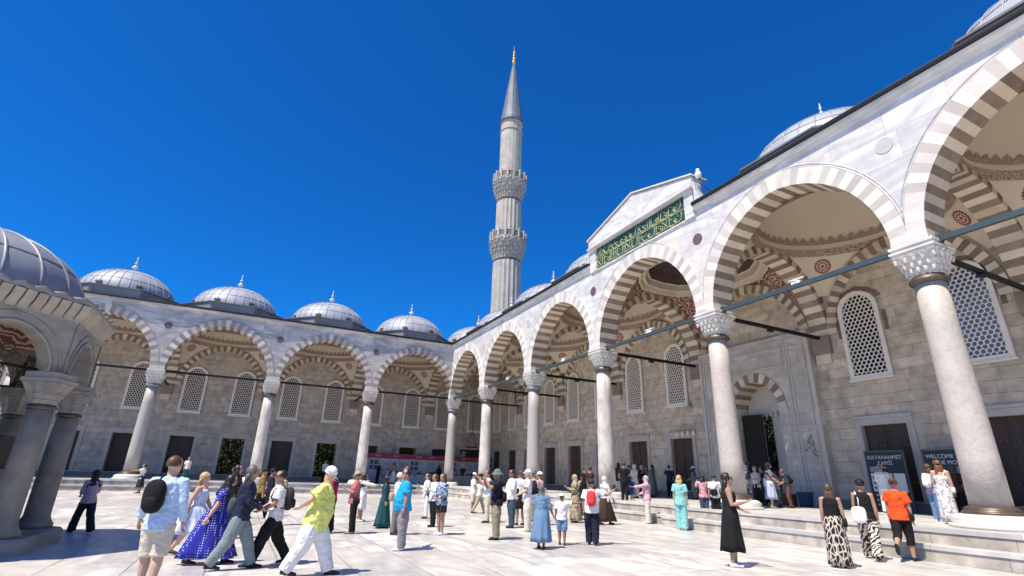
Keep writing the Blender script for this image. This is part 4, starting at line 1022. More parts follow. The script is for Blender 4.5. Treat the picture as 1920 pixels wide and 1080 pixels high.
t = thing('pushchair', 'folded black pushchair with a beige bag on the paving beside the lilac headscarf', 'pushchair', (25.2, -2.6, 0), .6)
for k, (x, y) in enumerate(((.3, .22), (.3, -.22), (-.3, .22), (-.3, -.22))):
    b = MB(); b.loft([[(x+r_*math.cos(2*PI*j/14), y+d_, .1+r_*math.sin(2*PI*j/14)) for j in range(14)] for d_, r_ in ((-.02, .07), (-.02, .1), (.02, .1), (.02, .07))], 0); b.build('wheel', [BLACK], t)
b = MB()
for s in (-.22, .22): b.path([(.3, s, .12), (.0, s, .45), (-.35, s, .95), (-.5, s, 1.0)], .016, 6); b.path([(-.3, s, .12), (.0, s, .45), (.25, s, .55)], .016, 6)
b.tube((-.5, -.22, 1.0), (-.5, .22, 1.0), .02); b.build('frame', [IRON], t)
b = MB(); b.loft([[(x-.03, y, z+.0) for y in (-.2, .2) for _ in (0,)]+[(x+.03, y, z-.03) for y in (.2, -.2)] for x, z in ((.25, .48), (.0, .42), (-.22, .85))], 0, False); b.build('seat', [PD], t)
t = thing('beige_bag', 'slouchy beige bag lying on the black pushchair', 'bag', (25.25, -2.62, .44), .3)
b = MB(); b.ball((0, 0, .14), .22, 14, 9, 0, (1.2, .8, .7)); b.build('bag_body', [mat('beige_canvas', (.50,.38,.24), .9, col2=(.42,.31,.2), nscale=6, bump=.3)], t); b = MB(); b.path([(-.15, 0, .2), (-.1, 0, .42), (.1, 0, .42), (.15, 0, .2)], .012); b.build('handle', [PO], t)

# ================================================================ trees outside the walls
LEAF = mat('tree_leaves', (.014,.028,.009), .6, col2=(.04,.07,.02), nscale=1.2, nstr=.7, spec=.3)
BARK = mat('tree_bark', (.09,.07,.05), .9, col2=(.14,.11,.08), nscale=5, bump=.4)
def tree(loc, hgt, rad, label, seed, n=5000, low=1.2):
    t = thing('leafy_tree', label, 'tree', loc, 0, 'trees outside the courtyard'); rr = random.Random(seed)
    b = MB(); b.path([(0, 0, 0), (.08, .02, hgt*.25), (-.05, .08, hgt*.5), (.05, 0, hgt*.8)], [.2, .16, .12, .04], 8)
    cl = []
    for k in range(26):
        a = rr.uniform(0, 2*PI); z = rr.uniform(low, hgt); r = rad*math.sqrt(rr.random())*(1-.5*abs(z/hgt-.55)); c = Vector((r*math.cos(a), r*math.sin(a), z)); cl.append((c, rr.uniform(.5, 1.0)))
        b.path([(0, 0, z*.6), (c.x*.5, c.y*.5, z*.85), tuple(c)], [.06, .035, .012], 5)
    b.build('trunk', [BARK], t)
    l = MB()
    for k in range(n):
        c, s_ = rr.choice(cl); d = Vector((rr.gauss(0, 1), rr.gauss(0, 1), rr.gauss(0, .8))).normalized()*s_*rad*.35*rr.random()**.4; p = c+d
        a = Vector((rr.gauss(0, 1), rr.gauss(0, 1), rr.gauss(0, .6))).normalized(); u = a.orthogonal().normalized()*.11; v = a.cross(u)*.8
        l.add([p-u, p+v*.6, p+u, p-v*.6], [(0, 1, 2, 3)])
    l.build('crown', [LEAF], t, recalc=False); return t
tree((22.9, 13.8, 0), 6.5, 2.6, 'leafy tree seen through the portal opening', 1, 9000, .5)
tree((23.0, 18.5, 0), 7.5, 3.0, 'darker leafy tree farther behind the portal opening', 2, 8000, .4)
tree((29.0, 17.5, 0), 7.0, 2.6, 'leafy tree behind the right side of the portal', 8, 8000, .4)
for k, y in enumerate((-6.0, -10.5, -14.5, -18.2, -22.5)):
    tree((-12.0-(k % 2), y, 0), 6.0, 3.0, ['leafy tree outside the barred window nearest the corner', 'leafy tree outside the barred window behind the yellow shirt', 'leafy tree outside between the barred windows', 'leafy tree outside the barred window above the parasol group', 'leafy tree outside the barred window near the kiosk'][k], 10+k, 5000, .1)

# tall hedges close off the view outside the openings
def hedge(p, q, hgt, label, seed, n):
    t = thing('hedge', label, 'hedge', p, 0, 'hedges outside the walls'); rr = random.Random(seed); d = Vector(q)-Vector(p); L = d.length; d.normalize(); s_ = Vector((-d.y, d.x, 0)); b = MB()
    for k in range(14):
        c = d*(L*(k+.5)/14); b.path([c, c+Vector((.1, 0, hgt*.5)), c+Vector((-.1, .1, hgt*.8))], [.06, .04, .02], 5)
    b.build('stems', [BARK], t); l = MB()
    for k in range(n):
        p_ = d*rr.uniform(0, L)+s_*rr.gauss(0, .55)+Vector((0, 0, hgt*rr.random()*(1+.12*math.sin(k))))
        a = Vector((rr.gauss(0, 1), rr.gauss(0, 1), rr.gauss(0, .6))).normalized(); u = a.orthogonal().normalized()*.16; v = a.cross(u)*.8; l.add([p_-u, p_+v*.6, p_+u, p_-v*.6], [(0, 1, 2, 3)])
    l.build('foliage', [LEAF], t, recalc=False)
hedge((-15, -30, 0), (-15, 8, 0), 8.5, 'tall hedge far outside the end wall', 3, 34000)
hedge((8, 22, 0), (26, 22, 0), 10, 'tall hedge far behind the portal opening', 4, 22000)
for nm_, a_, lb in (('x', (-16.6, -16.2, -32, 9), 'plain dark wall added behind the hedge outside the end wall to block the sky'), ('y', (4, 30, 23.6, 24.0), 'plain dark wall added behind the hedge beyond the portal to block the sky')):
    b = MB(); b.box(a_[0], a_[1], a_[2], a_[3], 0, 9.0 if nm_ == 'x' else 11.5); b.box(a_[0]-.08, a_[1]+.08, a_[2]-.08, a_[3]+.08, 9.003 if nm_ == 'x' else 11.503, 9.15 if nm_ == 'x' else 11.65); tag(b.build('sky_blocker', [mat('sky_blocker_dark', (.045,.045,.035), .9, col2=(.03,.04,.022), nscale=1.5)]), lb, 'wall')  # walls added so no bright sky shows through gaps in the leaves
gg = MB(); gg.add([(-60, -60, .01), (-8.6, -60, .01), (-8.6, 60, .01), (-60, 60, .01)], [(0, 1, 2, 3)]); gg.add([(-8.6, 14.2, .01), (80, 14.2, .01), (80, 60, .01), (-8.6, 60, .01)], [(0, 1, 2, 3)])
tag(gg.build('garden_lawn', [mat('lawn', (.03,.05,.015), .9, col2=(.05,.07,.02), nscale=3)]), kind='structure')
# ================================================================ people
def cloth(name, col, col2=None, bump=.25, rough=.85, ns=6):
    c2 = col2 or tuple(min(1, x*.88) for x in col)
    return mat('cloth_'+name, col, rough, col2=c2, nscale=ns, nstr=.6, bump=bump, bscale=9, spec=.2, stretch=(1, 1, .45))
SKIN = {'light': mat('skin_light', (.52,.33,.25), .55, spec=.3), 'tan': mat('skin_tan', (.38,.22,.155), .55, spec=.3), 'brown': mat('skin_brown', (.24,.135,.09), .55, spec=.3)}
HAIRM = {'black': mat('hair_black', (.010,.009,.009), .45, col2=(.022,.018,.016), nscale=30, stretch=(1, 1, .15)), 'brown': mat('hair_brown', (.055,.028,.016), .5, col2=(.10,.055,.03), nscale=30, stretch=(1, 1, .15)),
         'auburn': mat('hair_auburn', (.17,.065,.03), .5, col2=(.10,.04,.02), nscale=30, stretch=(1, 1, .15)), 'blonde': mat('hair_blonde', (.50,.36,.18), .5, col2=(.38,.26,.12), nscale=30, stretch=(1, 1, .15)),
         'grey': mat('hair_grey', (.16,.155,.15), .5, col2=(.07,.065,.06), nscale=25), 'white': mat('hair_white', (.60,.58,.55), .6, col2=(.48,.46,.44), nscale=25)}
CL = {}
for n_, c_ in dict(white=(.74,.74,.74), offwhite=(.62,.59,.52), cream=(.60,.53,.42), beige=(.38,.32,.23), khaki=(.28,.235,.165), black=(.012,.012,.014), charcoal=(.035,.036,.04), navy=(.018,.024,.055), darknavy=(.018,.018,.035),
                   greyblue=(.20,.25,.27), grey=(.17,.17,.185), midgrey=(.24,.24,.26), lightblue=(.42,.56,.76), turquoise=(.0,.32,.62), teal=(.012,.075,.09), mint=(.22,.52,.52), denim=(.13,.23,.37), denimd=(.045,.075,.125), yellow=(.66,.68,.20),
                   mustard=(.24,.15,.045), magenta=(.40,.010,.09), rose=(.48,.15,.16), red=(.62,.05,.055), orange=(.80,.085,.02), brown=(.055,.03,.025), rust=(.15,.06,.04), olive=(.13,.115,.06), lilac=(.44,.34,.42), palepink=(.62,.36,.45), slate=(.06,.085,.09),
                   paleblue=(.45,.50,.66), greengrey=(.13,.16,.14), darkgreen=(.015,.035,.035), blue=(.02,.04,.25)).items(): CL[n_] = cloth(n_, c_)
CL['dots'] = pattern_mat('cloth_polka_dot', 'dots', (.62,.64,.80), (.020,.025,.30), 25, .25)
CL['bluestripe'] = pattern_mat('cloth_blue_stripes', 'stripes', (.40,.46,.66), (.64,.67,.76), 9, .35)
CL['vine'] = pattern_mat('cloth_black_vine', 'cells', (.50,.45,.38), (.014,.013,.013), 15, .10)
CL['zebra'] = pattern_mat('cloth_zebra', 'zebra', (.02,.018,.016), (.60,.54,.46), 5.0, .48)
CL['floral'] = pattern_mat('cloth_floral', 'blots', (.17,.18,.24), (.62,.62,.62), 16, .44)
CL['plaid'] = pattern_mat('cloth_blue_plaid', 'blots', (.03,.05,.10), (.30,.38,.50), 9, .48)
CL['pinkplaid'] = pattern_mat('cloth_pink_plaid', 'blots', (.45,.08,.12), (.62,.36,.40), 14, .45)
CL['swirl'] = pattern_mat('cloth_navy_swirl', 'blots', (.03,.04,.09), (.20,.21,.30), 9, .54)
CL['camo'] = pattern_mat('cloth_olive_print', 'blots', (.13,.105,.06), (.40,.33,.22), 8, .47)
SHOE = {'black': BLACK, 'white': WHITE, 'tan': CL['khaki'], 'brown': CL['brown']}

FOLD = bpy.data.textures.new('folds', 'CLOUDS'); FOLD.noise_scale = .10; FOLD.noise_depth = 2
FOLD2 = bpy.data.textures.new('folds_fine', 'CLOUDS'); FOLD2.noise_scale = .045; FOLD2.noise_depth = 1
def remesh(mb, name, m, parent, vox, it=2, fold=0.0):
    me = bpy.data.meshes.new(name); me.from_pydata([tuple(v) for v in mb.v], [], mb.f)
    bm = bmesh.new(); bm.from_mesh(me); bmesh.ops.recalc_face_normals(bm, faces=bm.faces); bm.to_mesh(me); bm.free()
    o = bpy.data.objects.new('tmp', me); COL.objects.link(o)
    r = o.modifiers.new('r', 'REMESH'); r.mode = 'VOXEL'; r.voxel_size = vox; r.use_smooth_shade = True
    s = o.modifiers.new('s', 'SMOOTH'); s.factor = .5; s.iterations = it
    if fold:
        for tx, st_ in ((FOLD, fold), (FOLD2, fold*.45)):
            d = o.modifiers.new('d', 'DISPLACE'); d.texture = tx; d.strength = st_; d.mid_level = .5; d.texture_coords = 'LOCAL'
    dg = bpy.context.evaluated_depsgraph_get(); nm = bpy.data.meshes.new_from_object(o.evaluated_get(dg)); bpy.data.objects.remove(o)
    nm.materials.clear(); nm.materials.append(m); nm.name = name
    q = bpy.data.objects.new(name, nm); COL.objects.link(q); q.parent = parent
    return q
ARMS = {'down': ((.06, .14, -1), (.16, .06, -1)), 'swingf': ((.38, .12, -1), (.6, .0, -1)), 'swingb': ((-.42, .14, -1), (-.1, .08, -1)), 'phone': ((.35, .12, -1), (1, -.42, .45)), 'photo': ((.75, .18, -.45), (.55, -.45, 1.0)),
        'back': ((-.62, .25, -1), (-.55, -.55, -.55)), 'raise': ((.65, .5, .45), (.45, .35, 1)), 'out': ((.55, .45, -.55), (1, .35, .12)), 'fold': ((.22, .28, -1), (.55, -1, .12)), 'side': ((.1, 1, -.5), (.25, 1, -.05)),
        'front': ((.25, .15, -1), (.85, -.35, -.45)), 'hold': ((.12, .3, -1), (.45, .25, -1)), 'reach': ((1, .1, -.25), (1, .0, -.1)), 'hip': ((-.12, .5, -1), (.6, -.45, -.35)), 'upf': ((.9, .15, .25), (.8, -.1, .8))}
LEGS = {'stand': ((2, 3), (-3, 2)), 'apart': ((6, 6), (-6, 3)), 'walk': ((24, 6), (-18, 14)), 'stride': ((30, 4), (-24, 12)), 'walkr': ((-18, 14), (24, 6)), 'strider': ((-26, 14), (30, 4)), 'step': ((8, 8), (-22, 40)), 'stepr': ((-22, 42), (8, 8)), 'sit': ((86, 84), (80, 80)), 'bend': ((10, 20), (0, 12))}
def sball(mb, c, r3, M3, n=14, m=9, e=2.6):
    """rounded box shape"""
    f = lambda v: math.copysign(abs(v)**(2/e), v); rings = []
    for i in range(m+1):
        t = -PI/2+PI*i/m; t = max(-PI/2+.06, min(PI/2-.06, t))
        rings.append([M3 @ (Vector(c)+Vector((r3[0]*f(math.cos(t))*f(math.cos(2*PI*j/n)), r3[1]*f(math.cos(t))*f(math.sin(2*PI*j/n)), r3[2]*f(math.sin(t))))) for j in range(n)])
    mb.loft(rings, 0)
def person(label, loc, yaw, h, top=None, tl='short', bot=None, bl='long', dress=None, hem=.06, flare=.15, dtop=.80, arms=('down', 'down'), legs='stand', lean=0, head=(0, 0), hair=('short', 'black'), hat=None, skin='tan', shoe='black', sex='m', fat=0.0,
           bag=None, near=0, loose=1.0, glasses=False, group='visitors in the courtyard', item=None, long_top=0.0):
    """arms: presets for left and right; head: (turn left deg, nod down deg)"""
    t = thing('person', label, 'person', loc, yaw, group)
    vox = [.0105, .0082, .0065][near]*1.7/h*(h)  # absolute metres
    k = h
    hw = 1.0 if sex == 'm' else .88
    hipw = 1.0 if sex == 'm' else 1.05
    lang = LEGS[legs]
    L = {}
    for s, (a, kn) in ((1, lang[0]), (-1, lang[1])):
        a, kn = math.radians(a), math.radians(kn); hip = Vector((0, s*.052, .515)); knee = hip+Vector((math.sin(a), s*.01, -math.cos(a)))*.238
        ank = knee+Vector((math.sin(a-kn), 0, -math.cos(a-kn)))*.238; L[s] = (hip, knee, ank, a-kn)
    dz = .042-min(L[1][2].z, L[-1][2].z)
    if legs == 'sit': dz = -(.515-.30)
    for s in L: L[s] = tuple(v+Vector((0, 0, dz)) if isinstance(v, Vector) else v for v in L[s])
    pel = Vector((0, 0, .515+dz)); la = math.radians(lean); Rl = Matrix.Rotation(la, 3, 'Y')
    T = lambda p: pel+Rl @ (Vector((p[0], p[1], p[2]-.515)))
    Rn = Matrix.Rotation(la*.35, 3, 'Y')
    nb = T((-.005, 0, .84)); hc = nb+Rn @ Vector((.012, 0, .092)); Rh = Rn @ Matrix.Rotation(math.radians(head[0]), 3, 'Z') @ Matrix.Rotation(math.radians(head[1]), 3, 'Y')
    H = lambda p: hc+Rh @ Vector(p)
    A = {}
    for s, nm in ((1, arms[0]), (-1, arms[1])):
        u, f = ARMS[nm] if isinstance(nm, str) else nm
        sh = T((-.004, s*.104*hw, .808)); ud = Vector((u[0], s*u[1], u[2])).normalized(); fd = Vector((f[0], s*f[1], f[2])).normalized()
        if nm in ('down', 'back', 'fold', 'hip', 'hold'): ud = Rl @ ud; fd = Rl @ fd
        el = sh+ud*.162; wr = el+fd*.142; A[s] = (sh, el, wr, ud, fd)
    def rings_t(spec, inf=0.0, n=20):
        return [[k*T((x+(d+inf)*math.cos(2*PI*j/n), (w_+inf)*math.sin(2*PI*j/n), z)) for j in range(n)] for z, w_, d, x in spec]
    fa = fat
    TS = [(.462, .074*hipw, .055, -.004), (.50, .097*hipw, .074+fa*.3, -.006), (.55, .094*hipw+fa*.4, .068+fa*.9, fa*.6), (.61, .080*hw+fa*.7, .060+fa, fa*.8), (.68, .088*hw+fa*.4, .065+fa*.6, fa*.4), (.745, .100*hw, .070+fa*.2, .002), (.795, .100*hw, .060, -.003), (.822, .062, .046, -.006), (.842, .036, .037, -.004), (.875, .032, .035, .006)]
    def limb(mb, P, r, n=12):
        mb.path([k*p for p in P], [k*x for x in r], n)
    body = MB(); body.loft(rings_t(TS), 0)
    for s in (1, -1):
        sh, el, wr, ud, fd = A[s]
        limb(body, [sh-Vector((0, s*.03, .0)), sh, sh+ud*.07, el, el+fd*.05, wr], [.030, .037, .031, .026, .026, .0165])
        hip, kn, an, sa = L[s]; td = (kn-hip).normalized(); sd = (an-kn).normalized()
        limb(body, [hip+Vector((0, 0, .02)), hip+td*.03, hip+td*.14, kn, kn+sd*.07, kn+sd*.17, an+sd*.01], [.045, .060, .050, .037, .038, .027, .022])
    # head, neck, face
    HS = [(-.068, .014, .016, .030), (-.060, .026, .028, .022), (-.045, .036, .042, .012), (-.020, .043, .052, .006), (.008, .047, .058, .0), (.032, .047, .058, -.003), (.052, .037, .047, -.004), (.064, .018, .025, -.004)]
    body.loft([[k*H((x+d*math.cos(2*PI*j/16), w_*math.sin(2*PI*j/16), z)) for j in range(16)] for z, w_, d, x in HS], 0)
    body.path([k*(nb-Vector((0, 0, .02))), k*H((-.008, 0, -.03))], [k*.034, k*.032], 10)
    body.path([k*H((.052, 0, .012)), k*H((.064, 0, -.014)), k*H((.052, 0, -.020))], [k*.005, k*.009, k*.006], 6)
    for s in (1, -1): body.ball(tuple(k*H((-.004, s*.048, -.004))), k*.013, 8, 6, 0, (.8, .5, 1.2))
    ob = remesh(body, 'body', SKIN[skin], t, vox, 2)
    # hands appended to the body mesh
    hm = MB()
    for s in (1, -1):
        sh, el, wr, ud, fd = A[s]; side = Vector((0, 0, 1)).cross(fd); side = side.normalized() if side.length > .1 else Vector((1, 0, 0)); nrm = fd.cross(side).normalized()
        if abs(fd.z) > .6: side, nrm = Vector((1, 0, 0)), Vector((0, -s, 0)); side = (side-fd*side.dot(fd)).normalized(); nrm = fd.cross(side).normalized()
        pw = [(.0, .014, .012), (.02, .021, .011), (.045, .023, .010), (.055, .020, .008)]
        hm.loft([[k*(wr+fd*q+side*(a*math.cos(2*PI*j/8))+nrm*(c*math.sin(2*PI*j/8))) for j in range(8)] for q, a, c in pw], 0)
        cu = .5 if nm != 'raise' else .15
        for i, (o_, ln) in enumerate(((-.016, .036), (-.0055, .042), (.005, .040), (.015, .032))):
            b0 = wr+fd*.052+side*o_; hm.path([k*b0, k*(b0+fd*ln*.5+nrm*ln*.12), k*(b0+fd*ln*.85+nrm*ln*cu)], [k*.0055, k*.005, k*.004], 5)
        b0 = wr+fd*.018+side*.018; hm.path([k*b0, k*(b0+fd*.018+side*.014+nrm*.006), k*(b0+fd*.036+side*.012+nrm*.012)], [k*.0075, k*.006, k*.005], 5)
    bm = bmesh.new(); bm.from_mesh(ob.data); me2 = bpy.data.meshes.new('h'); me2.from_pydata([tuple(v) for v in hm.v], [], hm.f); me2.polygons.foreach_set('use_smooth', [True]*len(me2.polygons)); bm.from_mesh(me2); bm.to_mesh(ob.data); bm.free(); bpy.data.meshes.remove(me2)
    # face details
    fm = MB()
    for s in (1, -1): fm.ball(tuple(k*H((.049, s*.018, .006))), k*.0052, 8, 6, 0, (.6, 1.2, .8)); fm.box(0, 0, 0, 0, 0, 0) if False else None
    for s in (1, -1): fm.path([k*H((.052, s*.010, .018)), k*H((.0535, s*.018, .021)), k*H((.046, s*.028, .018))], k*.0025, 4)
    fm.build('eyes', [HAIRM['black']], ob)
    fm = MB(); fm.path([k*H((.046, -.014, -.037)), k*H((.053, 0, -.035)), k*H((.046, .014, -.037))], k*.0035, 5); fm.build('lips', [mat('lip_skin', (.34,.12,.10), .5)], ob)
    if glasses:
        fm = MB()
        for s in (1, -1): fm.ball(tuple(k*H((.055, s*.019, .006))), k*.015, 10, 6, 0, (.25, 1.15, .85)); fm.path([k*H((.052, s*.034, .01)), k*H((.0, s*.050, .008))], k*.0028, 4)
        fm.build('sunglasses', [BLACK], t)
    # garments
    if top:
        mb = MB(); hemz = .475-long_top; inf = .011*loose
        spec = [(hemz, .100*hipw+inf*.6+long_top*.15, .080+fa*.7+inf*.5, fa*.3), (.52, .098*hipw+fa*.3+inf*.5, .075+fa*.8+inf*.4, fa*.5)]+[(z, w_+inf*(.9 if z < .7 else .4), d+inf*.8, x) for z, w_, d, x in TS[3:7]]+[(.822, .068, .050, -.006), (.842, .044, .042, -.004)]
        mb.loft(rings_t(spec, .005), 0)
        if tl != 'none':
            for s in (1, -1):
                sh, el, wr, ud, fd = A[s]
                if tl == 'short': limb(mb, [sh-Vector((0, s*.035, .0)), sh, sh+ud*.06, sh+ud*.115], [.034, .044, .043*loose**.3, .045*loose**.5])
                elif tl == 'mid': limb(mb, [sh-Vector((0, s*.035, .0)), sh, el, el+fd*.05], [.034, .043, .037, .034])
                else: limb(mb, [sh-Vector((0, s*.035, .0)), sh, sh+ud*.07, el, el+fd*.07, wr-fd*.006], [.034, .043, .039, .035, .031, .025])
        remesh(mb, {'none': 'vest', 'short': 'shirt', 'mid': 'shirt', 'long': 'jacket'}[tl], CL[top] if isinstance(top, str) else top, t, vox, 3, .030*loose**.5)
    if bot:
        mb = MB(); mb.loft(rings_t([(.455, .080*hipw, .060, -.004), (.50, .100*hipw, .078+fa*.3, -.006), (.545, .095*hipw+fa*.4, .071+fa*.8, fa*.5), (.57, .088+fa*.4, .066+fa*.8, fa*.6)], .005), 0)
        for s in (1, -1):
            hip, kn, an, sa = L[s]; td = (kn-hip).normalized(); sd = (an-kn).normalized(); lo = loose**.5
            if bl == 'long': limb(mb, [hip+Vector((0, 0, .02)), hip+td*.03, hip+td*.14, kn, kn+sd*.08, kn+sd*.19, an+sd*.005], [.05, .066, .059*lo, .050*lo, .046*lo, .041*lo, .040*lo])
            elif bl == 'wide': limb(mb, [hip+Vector((0, 0, .02)), hip+td*.03, hip+td*.14, kn, kn+sd*.12, an+sd*.012], [.05, .067, .063, .058, .060, .062])
            elif bl == 'capri': limb(mb, [hip+Vector((0, 0, .02)), hip+td*.03, hip+td*.14, kn, kn+sd*.10], [.05, .066, .060, .050, .047])
            elif bl == 'knee': limb(mb, [hip+Vector((0, 0, .02)), hip+td*.03, hip+td*.14, kn-td*.03, kn+sd*.01], [.05, .068, .064, .060, .060])
            else: limb(mb, [hip+Vector((0, 0, .02)), hip+td*.03, hip+td*.10, hip+td*.16], [.05, .068, .064, .063])
        remesh(mb, 'trousers' if bl in ('long', 'wide', 'capri') else 'shorts', CL[bot] if isinstance(bot, str) else bot, t, vox, 3, .026)
    if dress:
        mb = MB(); N = 56; mid = (L[1][2]+L[-1][2])*.5; spread = abs(L[1][2].x-L[-1][2].x)*.5; rings = []; rd = random.Random(hash(label) % 1000 if False else len(label)*7)
        fo = rd.choice((7, 8, 9)); ph = rd.random()*6
        if dtop < .60: start = [(dtop, .084*hipw+fa*.6, .064+fa*.9, fa*.8)]
        else: start = [(z, w_*1.05, d*1.06, x) for z, w_, d, x in reversed(TS[3:7]) if z <= dtop+.01]
        for z, w_, d, x in start: rings.append([k*T((x+(d+.008)*math.cos(2*PI*j/N), (w_+.008)*math.sin(2*PI*j/N), z)) for j in range(N)])
        z0 = start[-1][0]
        for q in (.12, .25, .4, .55, .7, .85, 1.0):
            z = z0-(z0-hem)*q; ww = max(.104*hipw+fa*.4, 0)*(1-q)+flare*q; ww = max(ww, .100+fa*.5 if q < .3 else 0); dd = (.085+fa)*(1-q)+(flare*.85+spread)*q; cxx = mid.x*q*.9
            p_ = T((0, 0, z)) if z > .515 else None; bx = (p_.x if p_ is not None else 0)*(1-q)
            rings.append([k*Vector((bx+cxx+dd*(1+.10*q*math.cos(fo*2*PI*j/N+ph)+.04*q*math.cos(3*2*PI*j/N))*math.cos(2*PI*j/N), ww*(1+.10*q*math.cos(fo*2*PI*j/N+ph))*math.sin(2*PI*j/N), z+dz*(1-q)+.006*q*math.cos(5*2*PI*j/N))) for j in range(N)])
        mb.loft(rings, 0, True, True); mb.build('dress' if dtop > .6 else 'skirt', [CL[dress] if isinstance(dress, str) else dress], t)
    # shoes
    for s in (1, -1):
        hip, kn, an, sa = L[s]; mb = MB(); lift = max(0, an.z-.045); pit = min(lift*7, 1.1); Rf = Matrix.Rotation(pit, 3, 'Y'); M3 = lambda v: v
        P = lambda q, w_, zt: [k*(Vector((an.x, an.y, an.z))+Rf @ Vector((q, w_*math.cos(2*PI*j/10), -.020+(zt if math.sin(2*PI*j/10) > 0 else .020)*math.sin(2*PI*j/10)))) for j in range(10)]
        mb.loft([P(-.034, .012, .015), P(-.028, .021, .026), P(0, .024, .030), P(.035, .025, .022), P(.075, .028, .012), P(.100, .022, .007), P(.112, .010, .002)], 0)
        mb.build('shoe', [SHOE.get(shoe, BLACK)], t)
    # hair / head cover
    st, hcn = hair; hmT = HAIRM.get(hcn) or CL[hcn]
    def shell(off, r, cut, name, m, extra=None):
        mb = MB(); n = 20; rings = []
        for i in range(11):
            a = math.radians(4+(cut-4)*i/10); rings.append([k*H((off[0]+r[0]*math.sin(a)*math.cos(2*PI*j/n), off[1]+r[1]*math.sin(a)*math.sin(2*PI*j/n), off[2]+r[2]*math.cos(a))) for j in range(n)])
        mb.loft(rings, 0)
        if extra: extra(mb)
        return mb
    if st == 'short': shell((-.012, 0, .010), (.060, .0525, .064), 112, 'hair', hmT).build('hair', [hmT], t)
    elif st == 'bun':
        mb = shell((-.012, 0, .008), (.060, .0525, .064), 115, 'hair', hmT); mb.ball(tuple(k*H((-.075, 0, .03))), k*.026, 10, 8); mb.build('hair', [hmT], t)
    elif st in ('long', 'bob'):
        mb = shell((-.012, 0, .010), (.062, .055, .064), 118, 'hair', hmT); Ln = .36 if st == 'long' else .12
        ns = 24; rings = []
        for q in range(9):
            u = q/8; z = -.01-Ln*u; p = H((-.030-.03*u*(1 if u < .4 else .6), 0, 0)); base = Vector((p.x-.012*u, p.y, hc.z+z)); wd = .052+.016*math.sin(PI*min(u*1.3, 1))-.022*u*u; dp = .028-.010*u
            rings.append([k*(base+Rh @ Vector((dp*math.cos(2*PI*j/ns)*(1+.12*math.cos(7*2*PI*j/ns+u*4)), wd*(1+.06*math.cos(9*2*PI*j/ns+u*5))*math.sin(2*PI*j/ns), 0))) for j in range(ns)])
        mb.loft(rings, 0); mb.build('hair', [hmT], t)
    elif st == 'hijab':
        mb = shell((-.010, 0, .004), (.064, .058, .070), 170, 'hijab', hmT); n = 24; rings = []
        for q, (z, w_, d) in enumerate(((.0, .056, .058), (-.05, .050, .052), (-.085, .056, .054), (-.12, .090, .066), (-.16, .112, .078), (-.20, .112, .082))):
            p = nb+Vector((.004, 0, .092+z)); cc = H((-.006, 0, z)) if q < 2 else p
            rings.append([k*(cc+Vector((d*math.cos(2*PI*j/n), w_*math.sin(2*PI*j/n)*(1+.03*math.cos(6*2*PI*j/n)), (0 if q < 4 else .02*math.cos(2*2*PI*j/n))))) for j in range(n)])
        mb2 = mb; mb2.loft(rings, 0); mb2.build('headscarf', [hmT], t)
        fc = MB(); fc.loft([[k*H((.036+.020*math.sin(PI*i/6), 0, 0))+k*(Rh @ Vector((0, .036*math.sin(PI*i/6)*math.cos(2*PI*j/10)*0, 0))) for j in range(10)] for i in range(2)], 0) if False else None
        # the face showing in the opening
        fc = MB(); fc.ball(tuple(k*H((.022, 0, -.010))), k*.040, 14, 10, 0, (1.0, .86, 1.22)); fc.path([k*H((.060, 0, .004)), k*H((.070, 0, -.018)), k*H((.060, 0, -.024))], [k*.004, k*.007, k*.005], 6); fc.build('face', [SKIN[skin]], ob)
    if hat:
        kind_, hm_ = hat; hm_ = CL[hm_] if hm_ in CL else HAIRM.get(hm_)
        mb = shell((-.010, 0, .018), (.064, .057, .062 if kind_ != 'sun' else .066), 88, 'hat', hm_)
        if kind_ == 'cap':
            n = 10; rings = []
            for q in range(4):
                u = q/3; rings.append([k*H((.035+.065*u*math.cos(a_), .048*(1-.25*u)*math.sin(a_)*1.05, .022-.014*u)) for a_ in [math.radians(-80+160*j/(n-1)) for j in range(n)]])
            up = [v for r in rings for v in r]; mb.loft(rings, 0, True, False, False); mb.loft([[v-Vector((0, 0, .005)) for v in r] for r in rings], 0, True, False, False)
        elif kind_ in ('sun', 'bucket'):
            R = .125 if kind_ == 'sun' else .095; n = 24
            mb.loft([[k*H((-.010+r_*math.cos(2*PI*j/n), r_*.95*math.sin(2*PI*j/n), z)) for j in range(n)] for r_, z in ((.062, .024), (.08, .016), (R, .0 if kind_ == 'sun' else -.012), (R, -.004 if kind_ == 'sun' else -.016), (.08, .011), (.060, .018))], 0, True, False)
        mb.build({'cap': 'cap', 'sun': 'sun_hat', 'bucket': 'bucket_hat'}[kind_], [hm_], t)
